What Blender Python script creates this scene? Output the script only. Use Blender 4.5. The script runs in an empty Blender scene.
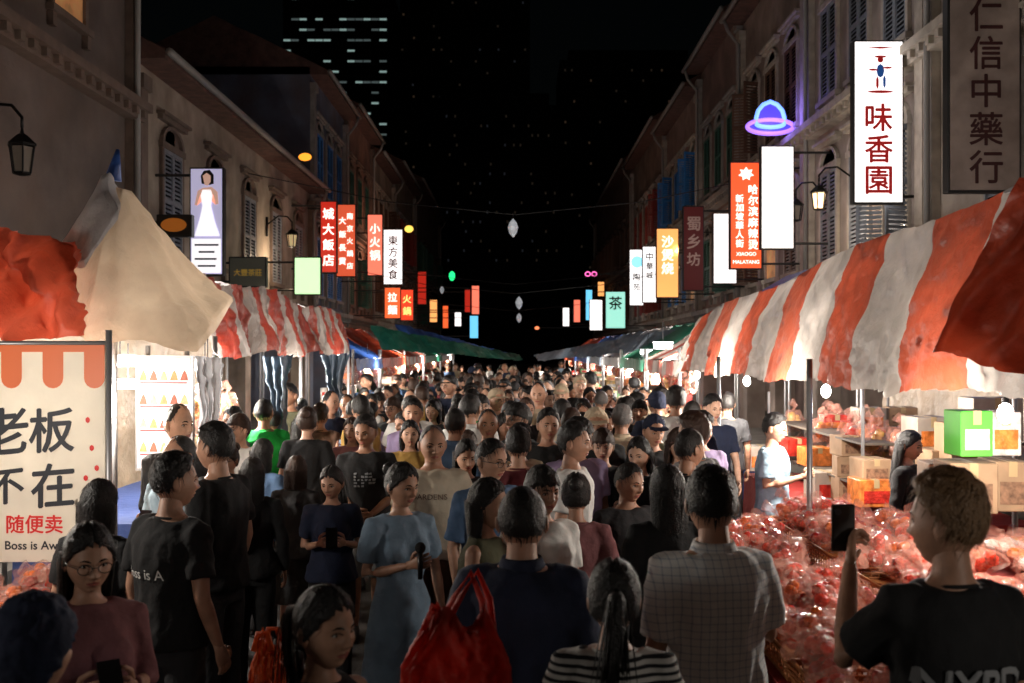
import bpy, math, random
import numpy as np
from mathutils import Vector, Matrix, Euler, noise
from mathutils.bvhtree import BVHTree
R=random.Random(11); S=bpy.context.scene; C=S.collection; PI=math.pi
CZ=2.25; VX=515; VY=352
def W(px,py,Y): return Vector(((px-VX)*Y/1000,Y,CZ-(py-VY)*Y/1000))
def X(px,Y): return (px-VX)*Y/1000
def Z(py,Y): return CZ-(py-VY)*Y/1000
# ---------------------------------------------------------------- materials
M={}
def mat(name,col,rough=.6,metal=0.,emit=0.,var=0.,vs=4.,bump=0.,bs=30.,trans=0.,coat=0.,pat=None,col2=None,ps=1.,alpha=1.,dirt=0.):
    if name in M: return M[name]
    m=bpy.data.materials.new(name); m.use_nodes=True; nt=m.node_tree; N=nt.nodes; L=nt.links
    b=N['Principled BSDF']; out=N['Material Output']; M[name]=m
    b.inputs['Roughness'].default_value=rough; b.inputs['Metallic'].default_value=metal
    b.inputs['Coat Weight'].default_value=coat; b.inputs['Alpha'].default_value=alpha
    tc=N.new('ShaderNodeTexCoord'); src=None
    def math_(op,a,v=0.,bb=None):
        n=N.new('ShaderNodeMath'); n.operation=op; L.new(a,n.inputs[0])
        if bb is not None: L.new(bb,n.inputs[1])
        else: n.inputs[1].default_value=v
        return n.outputs[0]
    def mix(f,a,c,bl='MIX'):
        n=N.new('ShaderNodeMix'); n.data_type='RGBA'; n.blend_type=bl
        if hasattr(f,'links'): L.new(f,n.inputs[0])
        else: n.inputs[0].default_value=f
        for i,q in ((6,a),(7,c)):
            if hasattr(q,'links'): L.new(q,n.inputs[i])
            else: n.inputs[i].default_value=(*q,1)
        return n.outputs[2]
    if pat:
        sp=N.new('ShaderNodeSeparateXYZ'); L.new(tc.outputs['UV' if pat=='u' else 'Object'],sp.inputs[0])
        if pat=='u': f=math_('GREATER_THAN',math_('FRACT',math_('MULTIPLY',sp.outputs[0],ps)),.5)
        elif pat=='z': f=math_('GREATER_THAN',math_('FRACT',math_('MULTIPLY',sp.outputs[2],ps)),.55)
        else:
            a=math_('GREATER_THAN',math_('FRACT',math_('MULTIPLY',sp.outputs[0],ps)),.82)
            c=math_('GREATER_THAN',math_('FRACT',math_('MULTIPLY',sp.outputs[2],ps)),.82)
            f=math_('MULTIPLY',math_('ADD',a,0,c),.5)
        src=mix(f,col,col2)
    def nz(scale,det,a,b_,lo,hi):
        n=N.new('ShaderNodeTexNoise'); n.inputs['Scale'].default_value=scale; n.inputs['Detail'].default_value=det; L.new(tc.outputs['Object'],n.inputs['Vector'])
        mr=N.new('ShaderNodeMapRange'); mr.inputs[1].default_value=a; mr.inputs[2].default_value=b_; mr.inputs[3].default_value=lo; mr.inputs[4].default_value=hi; L.new(n.outputs[0],mr.inputs[0]); return mr.outputs[0]
    if var: src=mix(1.,src if src is not None else col,nz(vs,5,.3,.7,1-var,1+var),'MULTIPLY')
    if dirt: src=mix(nz(1.1,8,.42,.75,0,dirt),src if src is not None else col,(.12,.08,.06))
    if src is not None: L.new(src,b.inputs['Base Color'])
    else: b.inputs['Base Color'].default_value=(*col,1)
    if emit:
        b.inputs['Emission Strength'].default_value=emit
        if src is not None: L.new(src,b.inputs['Emission Color'])
        else: b.inputs['Emission Color'].default_value=(*col,1)
    if bump:
        n=N.new('ShaderNodeTexNoise'); n.inputs['Scale'].default_value=bs; n.inputs['Detail'].default_value=5; L.new(tc.outputs['Object'],n.inputs['Vector'])
        bp=N.new('ShaderNodeBump'); bp.inputs['Strength'].default_value=bump; bp.inputs['Distance'].default_value=.02 if bs>10 else .05
        L.new(n.outputs[0],bp.inputs['Height']); L.new(bp.outputs[0],b.inputs['Normal'])
    if trans:
        t=N.new('ShaderNodeBsdfTranslucent'); ms=N.new('ShaderNodeMixShader'); ms.inputs[0].default_value=trans
        if src is not None: L.new(src,t.inputs[0])
        else: t.inputs[0].default_value=(*col,1)
        L.new(b.outputs[0],ms.inputs[1]); L.new(t.outputs[0],ms.inputs[2]); L.new(ms.outputs[0],out.inputs[0])
    return m
# ---------------------------------------------------------------- geometry
def V3(a): return Vector(a)
def ring(c,ax,ay,rx,ry,n):
    c=V3(c); return [c+ax*(math.cos(2*PI*i/n)*rx)+ay*(math.sin(2*PI*i/n)*ry) for i in range(n)]
EX,EY,EZ=Vector((1,0,0)),Vector((0,1,0)),Vector((0,0,1))
class G:
    def __init__(s): s.v=[];s.f=[];s.m=[];s.mi=0
    def add(s,vs,fs):
        o=len(s.v); s.v+=[tuple(p) for p in vs]; s.f+=[tuple(i+o for i in f) for f in fs]; s.m+=[s.mi]*len(fs); return s
    def box(s,x0,x1,y0,y1,z0,z1):
        return s.add([(x,y,z) for x in (x0,x1) for y in (y0,y1) for z in (z0,z1)],[(0,1,3,2),(4,6,7,5),(0,4,5,1),(2,3,7,6),(0,2,6,4),(1,5,7,3)])
    def loft(s,rings,cap=True):
        n=len(rings[0]); k=len(rings); fs=[]
        for j in range(k-1):
            for i in range(n):
                a=j*n+i; b=j*n+(i+1)%n; fs.append((a,b,b+n,a+n))
        if cap: fs.append(tuple(range(n))[::-1]); fs.append(tuple((k-1)*n+i for i in range(n)))
        return s.add([p for r in rings for p in r],fs)
    def tube(s,pts,r,n=8):
        pts=[V3(p) for p in pts]; k=len(pts); rs=[]
        for i,p in enumerate(pts):
            t=(pts[min(i+1,k-1)]-pts[max(i-1,0)]).normalized()
            ref=EY if abs(t.y)<.8 else EZ
            a=t.cross(ref).normalized(); b=t.cross(a)
            q=r[i] if isinstance(r,(list,tuple)) else r
            q=q if isinstance(q,tuple) else (q,q)
            rs.append(ring(p,a,b,q[0],q[1],n))
        return s.loft(rs)
    def ell(s,c,r,nu=12,nv=8,jit=0):
        rs=[]
        for j in range(nv+1):
            f=-PI/2+PI*(j+.15)/(nv+.3); rr=math.cos(f)
            rs.append([(c[0]+r[0]*rr*math.cos(2*PI*i/nu)*(1+R.uniform(-jit,jit)),c[1]+r[1]*rr*math.sin(2*PI*i/nu)*(1+R.uniform(-jit,jit)),c[2]+r[2]*math.sin(f)) for i in range(nu)])
        return s.loft(rs)
    def mesh(s,name,mats=(),smooth=False):
        me=bpy.data.meshes.new(name); me.from_pydata(s.v,[],s.f)
        for m in (mats if isinstance(mats,(list,tuple)) else [mats]): me.materials.append(m)
        me.polygons.foreach_set('material_index',s.m)
        if smooth: me.polygons.foreach_set('use_smooth',[True]*len(s.f))
        me.update(); return me
WO={}
def tag(o,label=None,cat=None,group=None,kind=None):
    for k,v in (('label',label),('category',cat),('group',group),('kind',kind)):
        if v: o[k]=v
    return o
def thing(name,label,cat,loc=(0,0,0),group=None):
    o=bpy.data.objects.new(name,None); C.objects.link(o); o.location=loc; o.empty_display_size=.1; WO[o.name]=V3(loc); return tag(o,label,cat,group)
def O(name,g,mats,parent=None,smooth=False,bevel=0):
    if parent is None:
        a=np.array(g.v); b=np.array([(a[:,0].min()+a[:,0].max())/2,(a[:,1].min()+a[:,1].max())/2,a[:,2].min()]); g.v=[tuple(p) for p in a-b]
    o=bpy.data.objects.new(name,g.mesh(name,mats,smooth)); C.objects.link(o)
    if parent is None: o.location=b
    else: o.parent=parent; o.location=-WO.get(parent.name,Vector((0,0,0)))
    if bevel:
        m=o.modifiers.new('b','BEVEL'); m.width=bevel; m.segments=2
    return o
def T(name,g,mats,label,cat,group=None,smooth=False,bevel=0): return tag(O(name,g,mats,None,smooth,bevel),label,cat,group)
def inst(name,me,parent=None,loc=(0,0,0),rot=(0,0,0),sc=None,m0=None):
    o=bpy.data.objects.new(name,me); C.objects.link(o); o.parent=parent; o.location=loc; o.rotation_euler=rot
    if sc: o.scale=sc
    if m0 is not None: o.material_slots[0].link='OBJECT'; o.material_slots[0].material=m0
    return o
def evalmesh(o):
    dg=bpy.context.evaluated_depsgraph_get(); r=bpy.data.meshes.new_from_object(o.evaluated_get(dg)); return r
def fuse(g,vox,sm=4,wr=0.,seed=0):
    o=bpy.data.objects.new('tmp',g.mesh('tmp')); C.objects.link(o)
    m=o.modifiers.new('r','REMESH'); m.mode='VOXEL'; m.voxel_size=vox
    s=o.modifiers.new('s','SMOOTH'); s.iterations=sm; s.factor=.5
    r=evalmesh(o); bpy.data.objects.remove(o)
    n=len(r.vertices); a=np.zeros(n*3); r.vertices.foreach_get('co',a); a=a.reshape(-1,3)
    if wr:
        nn=np.zeros(n*3); r.vertices.foreach_get('normal',nn); nn=nn.reshape(-1,3)
        d=np.array([noise.noise(Vector((p[0]*8+seed,p[1]*8,p[2]*5+p[0]*7)))+.7*(1-2*abs(noise.noise(Vector((p[0]*9+p[2]*6,p[1]*9+seed,p[2]*7-p[0]*5)))))-.3 for p in a])
        a=a+nn*(d*wr)[:,None]
    F=[tuple(p.vertices) for p in r.polygons]; bpy.data.meshes.remove(r)
    q=G(); q.v=[tuple(p) for p in a]; q.f=F; q.m=[0]*len(F); return q
# ---------------------------------------------------------------- people
SK=[mat('skin_'+n,c,.5,var=.16,vs=18,bump=.1,bs=150) for n,c in (('light',(.6,.35,.24)),('mid',(.48,.26,.17)),('tan',(.34,.17,.10)))]
LIP=mat('lip',(.36,.11,.085),.4); EW=mat('eye_white',(.6,.56,.52),.25); DK=mat('eye_dark',(.012,.008,.006),.2)
HC={'black':mat('hair_black',(.009,.0075,.007),.5,bump=.5,bs=120),'brown':mat('hair_brown',(.04,.018,.01),.5,bump=.5,bs=120),'grey':mat('hair_grey',(.13,.12,.115),.55,bump=.5,bs=120),'light brown':mat('hair_light',(.2,.11,.05),.5,bump=.5,bs=120)}
FC={'black':(.010,.010,.011),'charcoal':(.03,.03,.033),'white':(.72,.71,.68),'navy':(.012,.018,.045),'grey':(.2,.2,.2),'olive':(.1,.1,.055),'maroon':(.12,.015,.02),'pale blue':(.3,.42,.52),'beige':(.45,.36,.25),'teal':(.02,.13,.14),'mustard':(.4,.24,.06),'pink':(.5,.25,.27),'green':(.02,.6,.1),'brown':(.1,.05,.03),'red':(.42,.03,.02),'lilac':(.35,.27,.45),'cream':(.6,.52,.4),'denim blue':(.07,.13,.24),'dusty blue':(.19,.27,.36),'dusty pink':(.2,.075,.08)}
def fab(k): return mat('cloth_'+k.replace(' ','_'),FC[k],.9,var=.18,vs=7,bump=.4,bs=24)
PLAID=mat('cloth_plaid',(.88,.89,.88),.9,pat='plaid',col2=(.4,.46,.55),ps=38,bump=.4,bs=20,var=.06)
STRIPE=mat('cloth_stripe',(.55,.53,.5),.9,pat='z',col2=(.012,.012,.015),ps=40,bump=.3,bs=26)
PO={
'down':(((.225,.03,1.1),(.235,-.06,.86),.35),((.225,.03,1.1),(.235,-.05,.86),.35)),
'walk':(((.22,.1,1.11),(.23,.06,.87),.35),((.22,-.06,1.1),(.21,-.22,.92),.35)),
'hold':(((.21,0,1.11),(.09,-.25,1.18),.6),((.21,0,1.11),(.09,-.25,1.18),.6)),
'one':(((.21,0,1.11),(.05,-.26,1.2),.85),((.225,.03,1.1),(.235,-.05,.86),.35)),
'raise':(((.225,.03,1.1),(.235,-.05,.86),.35),((.24,-.17,1.19),(.10,-.37,1.42),.85)),
'clasp':(((.22,0,1.1),(.05,-.2,1.0),.6),((.22,0,1.1),(.05,-.21,.98),.6))}
HCEN=Vector((0,-.012,1.592)); HS=1.05
def hb(d):
    x=.076*d[...,0]; y=.097*d[...,1]; z=.117*d[...,2]; t=np.clip(-d[...,2],0,1)
    x=x*(1-.30*t**1.8); y=np.where(d[...,1]>0,y*(1-.38*t),y*(1-.06*t))-.008*t
    return np.stack([x,y,z],-1)
def gs(x,z,cx,cz,sx,sz,a): return a*np.exp(-((x-cx)/sx)**2-((z-cz)/sz)**2)
def feat(x,z):
    ax=np.abs(x)
    return (gs(x,z,0,-.006,.008,.022,.009)+gs(x,z,0,-.031,.011,.010,.018)+gs(ax,z,.012,-.034,.006,.006,.007)+gs(ax,z,.031,0,.015,.010,-.011)
      +gs(ax,z,.028,.021,.022,.007,.004)+gs(ax,z,.043,-.024,.018,.018,.005)+gs(x,z,0,-.056,.019,.004,.007)+gs(x,z,0,-.069,.016,.0045,.007)
      +gs(x,z,0,-.0622,.022,.002,-.004)+gs(x,z,0,-.096,.02,.012,.007)+gs(x,z,0,-.081,.016,.005,-.003)+gs(ax,z,.026,-.05,.006,.012,-.002))
def head_geo(g,fem,turn,tilt):
    nu,nv=72,80
    t=np.arange(nu)*2*PI/nu; th=t-.45*np.sin(t); ph=-PI/2+PI*(np.arange(nv)+.4)/(nv-.2)
    d=np.stack([np.cos(ph)[:,None]*np.sin(th)[None],-np.cos(ph)[:,None]*np.cos(th)[None],np.repeat(np.sin(ph)[:,None],nu,1)],-1)
    p=hb(d); w=np.clip((-d[...,1]-.1)/.4,0,1); p[...,1]-=feat(p[...,0],p[...,2])*w
    h=G(); h.loft([[tuple(q) for q in row] for row in p])
    for i,f in enumerate(h.f[:-2]):
        c=np.mean([h.v[j] for j in f],0)
        if c[1]<-.06 and ((c[0]/.023)**2+((c[2]+.0625)/.0095)**2)<1: h.m[i]=1
    def sf(x,z): return -(.097*math.sqrt(max(0,1-(x/.076)**2-(z/.117)**2))+float(feat(np.array(x),np.array(z))))
    for s in (-1,1):
        ex=.031*s; y=sf(ex,0)
        h.mi=2; h.ell((ex,y+.0055,0),(.0138,.009,.0058),10,6)
        h.mi=3; h.ell((ex,y-.0014,0),(.0058,.003,.0056),8,5)
        h.tube([(s*q,sf(s*q,zz)-.001,zz) for q,zz in ((.016,.002),(.023,.0068),(.031,.0081),(.039,.006),(.046,.0005))],.0018,5)
        h.tube([(s*q,sf(s*q,zz)+.0003,zz) for q,zz in ((.013,.018),(.022,.0225),(.034,.024),(.046,.018))],[.0022,.0038,.0034,.001],6)
        h.ell((s*.0065,sf(s*.0065,-.0385)+.001,-.0385),(.0028,.003,.0016),6,4)
        h.mi=0; h.ell((s*.077,.008,-.008),(.007,.018,.031),10,8); h.ell((s*.083,.012,-.004),(.005,.017,.026),8,6)
    h.mi=3; h.tube([(q,sf(q,-.0622)+.0005,-.0622) for q in (-.021,-.011,0,.011,.021)],[.0003,.001,.0011,.001,.0003],5)
    rot=Euler((tilt,0,turn)).to_matrix(); sc=HS*(.98 if fem else 1.)
    o=len(g.v); g.v+=[tuple(rot@(V3(q)*sc)+HCEN) for q in h.v]; g.f+=[tuple(i+o for i in f) for f in h.f]; g.m+=h.m
def torso(g,e,z0,z1,fem,n=22,flare=0):
    if fem: T_=[(.80,.15,.105),(.88,.168,.118),(.96,.155,.11),(1.06,.125,.095),(1.16,.135,.1),(1.26,.15,.112),(1.34,.155,.1),(1.385,.14,.08),(1.42,.09,.066),(1.45,.05,.05)]
    else: T_=[(.80,.15,.11),(.88,.165,.12),(.96,.16,.115),(1.06,.15,.112),(1.16,.16,.118),(1.26,.175,.125),(1.34,.18,.115),(1.39,.16,.09),(1.425,.1,.072),(1.455,.06,.058)]
    zs=[z0]+[q[0] for q in T_ if z0+.01<q[0]<z1-.01]+[z1]; rs=[]
    for z in zs:
        rx=np.interp(z,[q[0] for q in T_],[q[1] for q in T_]); ry=np.interp(z,[q[0] for q in T_],[q[2] for q in T_])
        k=flare*max(0,(1.1-z)); rs.append(ring((0,.005,z),EX,EY,rx+e+k,ry+e+k,n))
    g.loft(rs)
    if fem and z1>1.3:
        for s in (-1,1): g.ell((s*.062,-.075,1.245),(.058+e,.052+e,.06+e),12,8)
def arm(P,s):
    k=0 if s<0 else 1; e,w,c=PO[P][k]; sh=V3((s*.165,.005,1.375)); e=V3((s*e[0],e[1],e[2])); w=V3((s*w[0],w[1],w[2])); return sh,e,w,c
def hand(g,w,d,n,curl,fem):
    q=.92 if fem else 1.; n=(n-d*n.dot(d)).normalized(); a=d.cross(n).normalized()
    if a.dot(V3((0,-1,.7)))<0: a=-a
    g.loft([ring(w+d*l,a,n,ra*q,rn*q,10) for l,ra,rn in ((-.02,.024,.02),(.015,.028,.018),(.05,.04,.016),(.085,.041,.013),(.092,.034,.009))])
    for off,ln in ((.03,.026),(.0105,.029),(-.0095,.027),(-.028,.021)):
        p=w+d*.082+a*off; pts=[p]; ang=curl*.5
        for k in range(3):
            p=p+(d*math.cos(ang)+n*math.sin(ang))*ln*(1-.12*k); pts.append(p); ang+=curl
        g.tube(pts,[.0098,.009,.0082,.0062],7)
    p=w+d*.022+a*.026; g.tube([p,p+(d*.6+a*.75)*.036+n*.006,p+(d*1.5+a*1.0)*.036+n*.018,p+(d*2.2+a*1.05)*.036+n*.03],[.013,.011,.010,.007],7)
CB={}
def body_mesh(fem,P,turn,tilt):
    key=(fem,P,turn,tilt)
    if key in CB: return CB[key]
    if (fem,P) not in CB:
        g=G(); torso(g,-.004,.80,1.455,fem); k=.86 if fem else 1.
        g.tube([(0,.018,1.40),(0,.012,1.46),(0,0,1.52),(0,-.004,1.57)],[.062*k,.055*k,.053*k,.05*k],14)
        for s in (-1,1):
            sh,e,w,c=arm(P,s)
            if fem: sh.x*=.9
            g.tube([sh+V3((-s*.05,0,.005)),sh,sh.lerp(e,.5),e,e.lerp(w,.3),w],[.05*k,.054*k,.046*k,.037*k,.038*k,.025*k],12)
            ly=(-.14 if s>0 else .12) if P=='walk' else 0
            g.tube([(s*.075,0,.86),(s*.085,ly*.3,.68),(s*.085,ly*.6,.48),(s*.088,ly*.9+.015,.33),(s*.09,ly*1.4+.01,.09)],[.088,.078,.053,.05,.034],14)
            g.tube([(s*.09,ly*1.4+.03,.05),(s*.092,ly*1.4-.05,.045),(s*.1,ly*1.4-.16,.028)],[.035,.038,.026],10)
        b=fuse(g,.0135,4)
        for s in (-1,1):
            sh,e,w,c=arm(P,s); hand(b,w,(w-e).normalized(),V3((-s,.15,.25)),c,fem)
        CB[(fem,P)]=b
    b=CB[(fem,P)]; g=G(); g.v=list(b.v); g.f=list(b.f); g.m=list(b.m); head_geo(g,fem,turn,tilt)
    CB[key]=g.mesh('person_body',[SK[0],LIP,EW,DK],True); return CB[key]
CT={}
def top_mesh(kind,fem,P):
    key=(kind,fem,P)
    if key in CT: return CT[key]
    g=G(); z0={'tee':.86,'shirt':.82,'tank':.86,'dress':.5,'long':.84}[kind]
    if kind=='dress':
        torso(g,.013,.82,1.43,fem); g.loft([ring((0,.005,z),EX,EY,a,b,26) for z,a,b in ((.42,.235,.2),(.6,.215,.175),(.8,.19,.145),(.96,.168,.125))])
    else: torso(g,.02,z0,1.432,fem,flare=.07)
    if kind not in('tank',):
        L=.72 if kind in('tee','dress') else .86
        for s in (-1,1):
            sh,e,w,c=arm(P,s)
            if fem: sh.x*=.9
            if kind=='long': g.tube([sh+V3((-s*.06,0,.005)),sh,e,e.lerp(w,.92)],[.06,.066,.05,.038],14)
            else: g.tube([sh+V3((-s*.06,0,.008)),sh,sh.lerp(e,.4),sh.lerp(e,L)],[.06,.069,.068,.07 if not fem else .06],14)
    q=fuse(g,.0115,2,.012,R.random()*9)
    if kind=='shirt':
        q.loft([ring((0,.004,z),EX,EY,a,b,20) for z,a,b in ((1.425,.085,.08),(1.455,.074,.073),(1.468,.068,.068),(1.455,.066,.066))],False)
    elif kind!='tank': q.tube([(.072*math.cos(i*PI/8),.004+.068*math.sin(i*PI/8),1.43+.008*math.sin(i*PI/8)) for i in range(17)],.006,6)
    CT[key]=q.mesh(kind,[fab('black')],True); return CT[key]
def bot_mesh(kind,P):
    key=(kind,P=='walk')
    if key in CT: return CT[key]
    g=G(); torso(g,.008,.78,.99,False)
    if kind=='skirt': g.loft([ring((0,.005,z),EX,EY,a,b,24) for z,a,b in ((.48,.24,.2),(.7,.2,.16),(.94,.165,.125))])
    else:
        for s in (-1,1):
            ly=(-.14 if s>0 else .12) if P=='walk' else 0
            p=[(s*.078,0,.86),(s*.087,ly*.3,.68),(s*.088,ly*.6,.47)]; r=[.098,.09,.072]
            if kind=='trousers': p+=[(s*.09,ly*.9+.01,.3),(s*.09,ly*1.4+.01,.06)]; r+=[.066,.058]
            g.tube(p,r,14)
    CT[key]=fuse(g,.014,3,.006,3).mesh(kind,[fab('black')],True); return CT[key]
def shoe_mesh():
    if 'shoe' not in CT:
        g=G(); g.loft([ring((0,y,z),EX,EZ,a,b,12) for y,z,a,b in ((.055,.05,.022,.035),(.03,.055,.038,.05),(-.04,.05,.042,.044),(-.1,.036,.047,.032),(-.16,.03,.04,.025),(-.185,.026,.02,.015))])
        g.box(-.04,.04,-.17,.05,.0,.016); CT['shoe']=g.mesh('shoe',[fab('charcoal')],True)
    return CT['shoe']
HL={'short':[.66,.6,.42,.22,.14,-.3,-.42],'fringe':[.34,.32,.28,.15,.0,-.35,-.5],'receding':[.93,.9,.6,.2,.1,-.3,-.45],'full':[.62,.5,.25,.0,-.3,-.5,-.55],'hood':[.5,.3,.1,-.3,-.6,-.8,-.9]}
def hair_mesh(style):
    key='hair'+style
    if key in CT: return CT[key]
    rr=random.Random(len(style)*7); hk={'short':'short','thick':'short','crop':'short','fringe':'fringe','receding':'receding','hood':'hood','cap':'short'}.get(style,'full')
    AZ=[0,35,60,80,95,120,180]; t0={'short':.016,'thick':.025,'crop':.008,'fringe':.02,'receding':.006,'hood':.03,'cap':.02}.get(style,.014)
    nu,nv=72,60; t=np.arange(nu)*2*PI/nu; ph=-PI/2+PI*(np.arange(nv)+.5)/nv
    d=np.stack([np.cos(ph)[:,None]*np.sin(t)[None],-np.cos(ph)[:,None]*np.cos(t)[None],np.repeat(np.sin(ph)[:,None],nu,1)],-1)
    az=np.degrees(np.arctan2(np.abs(d[...,0]),-d[...,1])); hl=np.interp(az,AZ,HL[hk])
    nz=np.array([[noise.noise(V3(q)*5.)+.35*noise.noise(V3(q)*14.) for q in row] for row in d])
    m=np.clip((d[...,2]-hl+nz*.12)/.16+.35,0,1); m=m*m*(3-2*m)
    topk=np.clip(d[...,2]*1.4,0,1); vt=style in('short','thick')
    th=t0*((.4+.9*topk) if vt else (.6+.6*np.clip(d[...,2],0,1)))*(1+.3*nz); off=-.009+(th+.009)*m
    if hk=='full' : off-=.008*np.exp(-(d[...,0]/.05)**2)*(d[...,2]>.3)*(d[...,1]<.3)
    p=hb(d)+d*off[...,None]
    g=G(); fs=[]
    for j in range(nv-1):
        for i in range(nu):
            k=(i+1)%nu
            if max(m[j,i],m[j,k],m[j+1,i],m[j+1,k])>.03: fs.append((j*nu+i,j*nu+k,(j+1)*nu+k,(j+1)*nu+i))
    fs.append(tuple((nv-1)*nu+i for i in range(nu))); g.add(p.reshape(-1,3),fs)
    L={'long':.34,'bob':.15}.get(style,0)
    def slab(u,a):
        z=.02-u*(L+.02); rx=.090-.018*u*(L>.2); ry=.082-(.04*u if L>.2 else .015*u); cy=.028+(.04*u if L>.2 else .0)
        return V3((rx*math.cos(a),cy+ry*math.sin(a),z))
    if style in('long','bob'):
        K=12; g.loft([[slab(j/K,a)+V3((math.cos(a),math.sin(a),0))*(noise.noise(V3((a*4,j*.5,1)))*.012-(.02 if j==K else 0)) for a in [-.42+ (PI+.84)*i/30 for i in range(31)]]+[V3((.055*math.cos(a),.03+.03*math.sin(a)+.04*(j/K)*(L>.2),.02-j/K*(L+.02))) for a in [PI+.2-(PI+.4)*i/8 for i in range(9)]] for j in range(K+1)])
        for _ in range(420):
            a=rr.uniform(-.5,PI+.5); u0=rr.uniform(-.1,.55); lf=rr.uniform(.001,.009); da=rr.uniform(-.05,.05); pts=[slab(min(1.07,u0+(.55)*k/4),a+da*k)+V3((math.cos(a),math.sin(a),0))*lf for k in range(5)]
            w=V3((-math.sin(a),math.cos(a),0))*.002
            g.add([q for k,pt in enumerate(pts) for q in (pt-w*(1-k*.22),pt+w*(1-k*.22))],[(2*k,2*k+1,2*k+3,2*k+2) for k in range(4)])
    if style in('ponytail','bun'):
        if style=='bun': g.ell((0,.105,.075),(.042,.036,.038),14,10,.04)
        else:
            pp=[(0,.09,.04),(0,.13,.035),(.005,.145,-.04),(.01,.14,-.14),(.015,.13,-.24)]; g.tube(pp,[.02,.028,.034,.028,.006],12)
            for _ in range(90):
                dx,dy=rr.gauss(0,.018),rr.gauss(0,.018); g.tube([V3(q)+V3((dx*(.6+.3*k),dy*(.6+.3*k),0)) for k,q in enumerate(pp[1:])],[.003,.003,.003,.0005],3)
    if style=='cap': g.loft([[(.075*math.sin(a)*(1+k*.1),-.06-k*.09*math.cos(a)-.02*k,.055-k*.012+e) for a in [-1.3+2.6*i/14 for i in range(15)]] for k,e in ((0,0),(1,0),(1,-.004),(0,-.004))])
    full=hk=='full'; cr=V3((0,.45,.89)) if not full else V3((0,-.25,.97))
    for _ in range(0 if style in('hood','cap') else 900 if hk=='short' else 650 if style!='receding' else 220):
        q=V3((rr.gauss(0,1),rr.gauss(0,1),rr.gauss(0,1))).normalized()
        h0=float(np.interp(math.degrees(math.atan2(abs(q.x),-q.y)),AZ,HL[hk]))
        if q.z<h0+.0: continue
        pts=[]; ln=rr.uniform(.05,.1) if hk=='short' else rr.uniform(.08,.14); lift=rr.uniform(-.003,.003); up=rr.uniform(.0003,.0024 if vt else .0012)
        sw=V3((rr.gauss(0,.15),rr.gauss(0,.15),rr.gauss(0,.06)))
        for k in range(5):
            b=hb(np.array(q)); tt=t0*((.4+.9*min(1,max(0,q.z*1.4))) if vt else (.6+.6*max(0,q.z))); pts.append((V3(b)+q*(tt+lift+up*k),q.copy()))
            if full: tg=V3((math.copysign(.8,q.x),.35,-.3)) ; tg=tg-q*tg.dot(q)
            else: tg=(q-cr)-q*((q-cr).dot(q))
            tg=tg.normalized() if tg.length>.05 else V3((rr.gauss(0,1),rr.gauss(0,1),0)).normalized()
            q=(q+(tg+sw).normalized()*ln).normalized()
        vs=[]
        for k,(b,qq) in enumerate(pts):
            nx=pts[min(k+1,4)][0]-pts[max(k-1,0)][0]; w=nx.cross(qq); w=w.normalized()*.0021*(1-.2*k) if w.length>1e-6 else EX*.001; vs+=[b-w,b+w]
        g.add(vs,[(2*k,2*k+1,2*k+3,2*k+2) for k in range(4)])
    CT[key]=g.mesh('hair',[HC['black']],True); return CT[key]
def glasses_mesh():
    if 'gl' not in CT:
        g=G()
        for s in (-1,1):
            g.tube([(s*.033+.023*math.cos(a),-.101,.018*math.sin(a)-.002) for a in [2*PI*i/16 for i in range(17)]],.0018,5); g.tube([(s*.056,-.1,.004),(s*.078,-.06,.006),(s*.084,.01,.004)],.0018,5)
        g.tube([(-.01,-.104,.002),(.01,-.104,.002)],.0018,5); CT['gl']=g.mesh('glasses',[mat('glasses_frame',(.01,.01,.01),.3)],True)
    return CT['gl']
BLK=mat('black_plastic',(.012,.012,.013),.35)
PEOPLE=[]
def person(px,Y,h,yaw,P,fem,hair,hc,top,tm,bot,bm,skin,label,turn=0,tilt=0,gl=False,wide=1.,group='people in the crowded lane',name='person'):
    x=X(px,Y); k=h/1.70; r=thing('person',label,'person',(x,Y,0),group); r.rotation_euler=(0,0,math.radians(yaw)); r.scale=(k*wide,k*wide,k)
    tu=math.radians(turn); ti=math.radians(tilt); inst('body',body_mesh(fem,P,tu,ti),r,m0=SK[skin])
    hm=HC.get(hc) or fab(hc); inst({'hood':'hood','cap':'cap'}.get(hair,'hair'),hair_mesh(hair),r,HCEN,(ti,0,tu),(HS,HS,HS),m0=hm)
    inst({'tee':'t_shirt','shirt':'shirt','tank':'vest_top','dress':'dress','long':'long_sleeve_top'}[top],top_mesh(top,fem,P),r,m0=tm)
    if top!='dress': inst(bot,bot_mesh(bot,P),r,m0=bm)
    if Y<13:
        for s in (-1,1): inst('shoe',shoe_mesh(),r,(s*.09,((-.14 if s>0 else .12)*1.4 if P=='walk' else 0)-.005,0))
    if gl: inst('glasses',glasses_mesh(),r,HCEN,(ti,0,tu),(HS,HS,HS))
    if P=='hold' and Y<13:
        c=Matrix.LocRotScale(r.location,r.rotation_euler,r.scale)@V3((0,-.35,1.235)); q=thing('phone','dark phone in the hands of the '+' '.join(label.replace(',','').split()[:9]),'phone',c,'phones held in the crowd'); q.rotation_euler=(-.7,0,math.radians(yaw))
        if 'ph' not in CT:
            g=G(); g.box(-.036,.036,-.005,.005,-.075,.075); CT['ph']=g.mesh('phone_case',[BLK]); g=G(); g.box(-.032,.032,.0055,.0065,-.069,.069); CT['ps']=g.mesh('screen',[mat('phone_glow',(.6,.75,1),.1,emit=.6)])
        inst('phone_case',CT['ph'],q); inst('screen',CT['ps'],q)
    PEOPLE.append((x,Y)); return r
def wp(r,v): return Matrix.LocRotScale(r.location,r.rotation_euler,r.scale)@V3(v)
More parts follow.
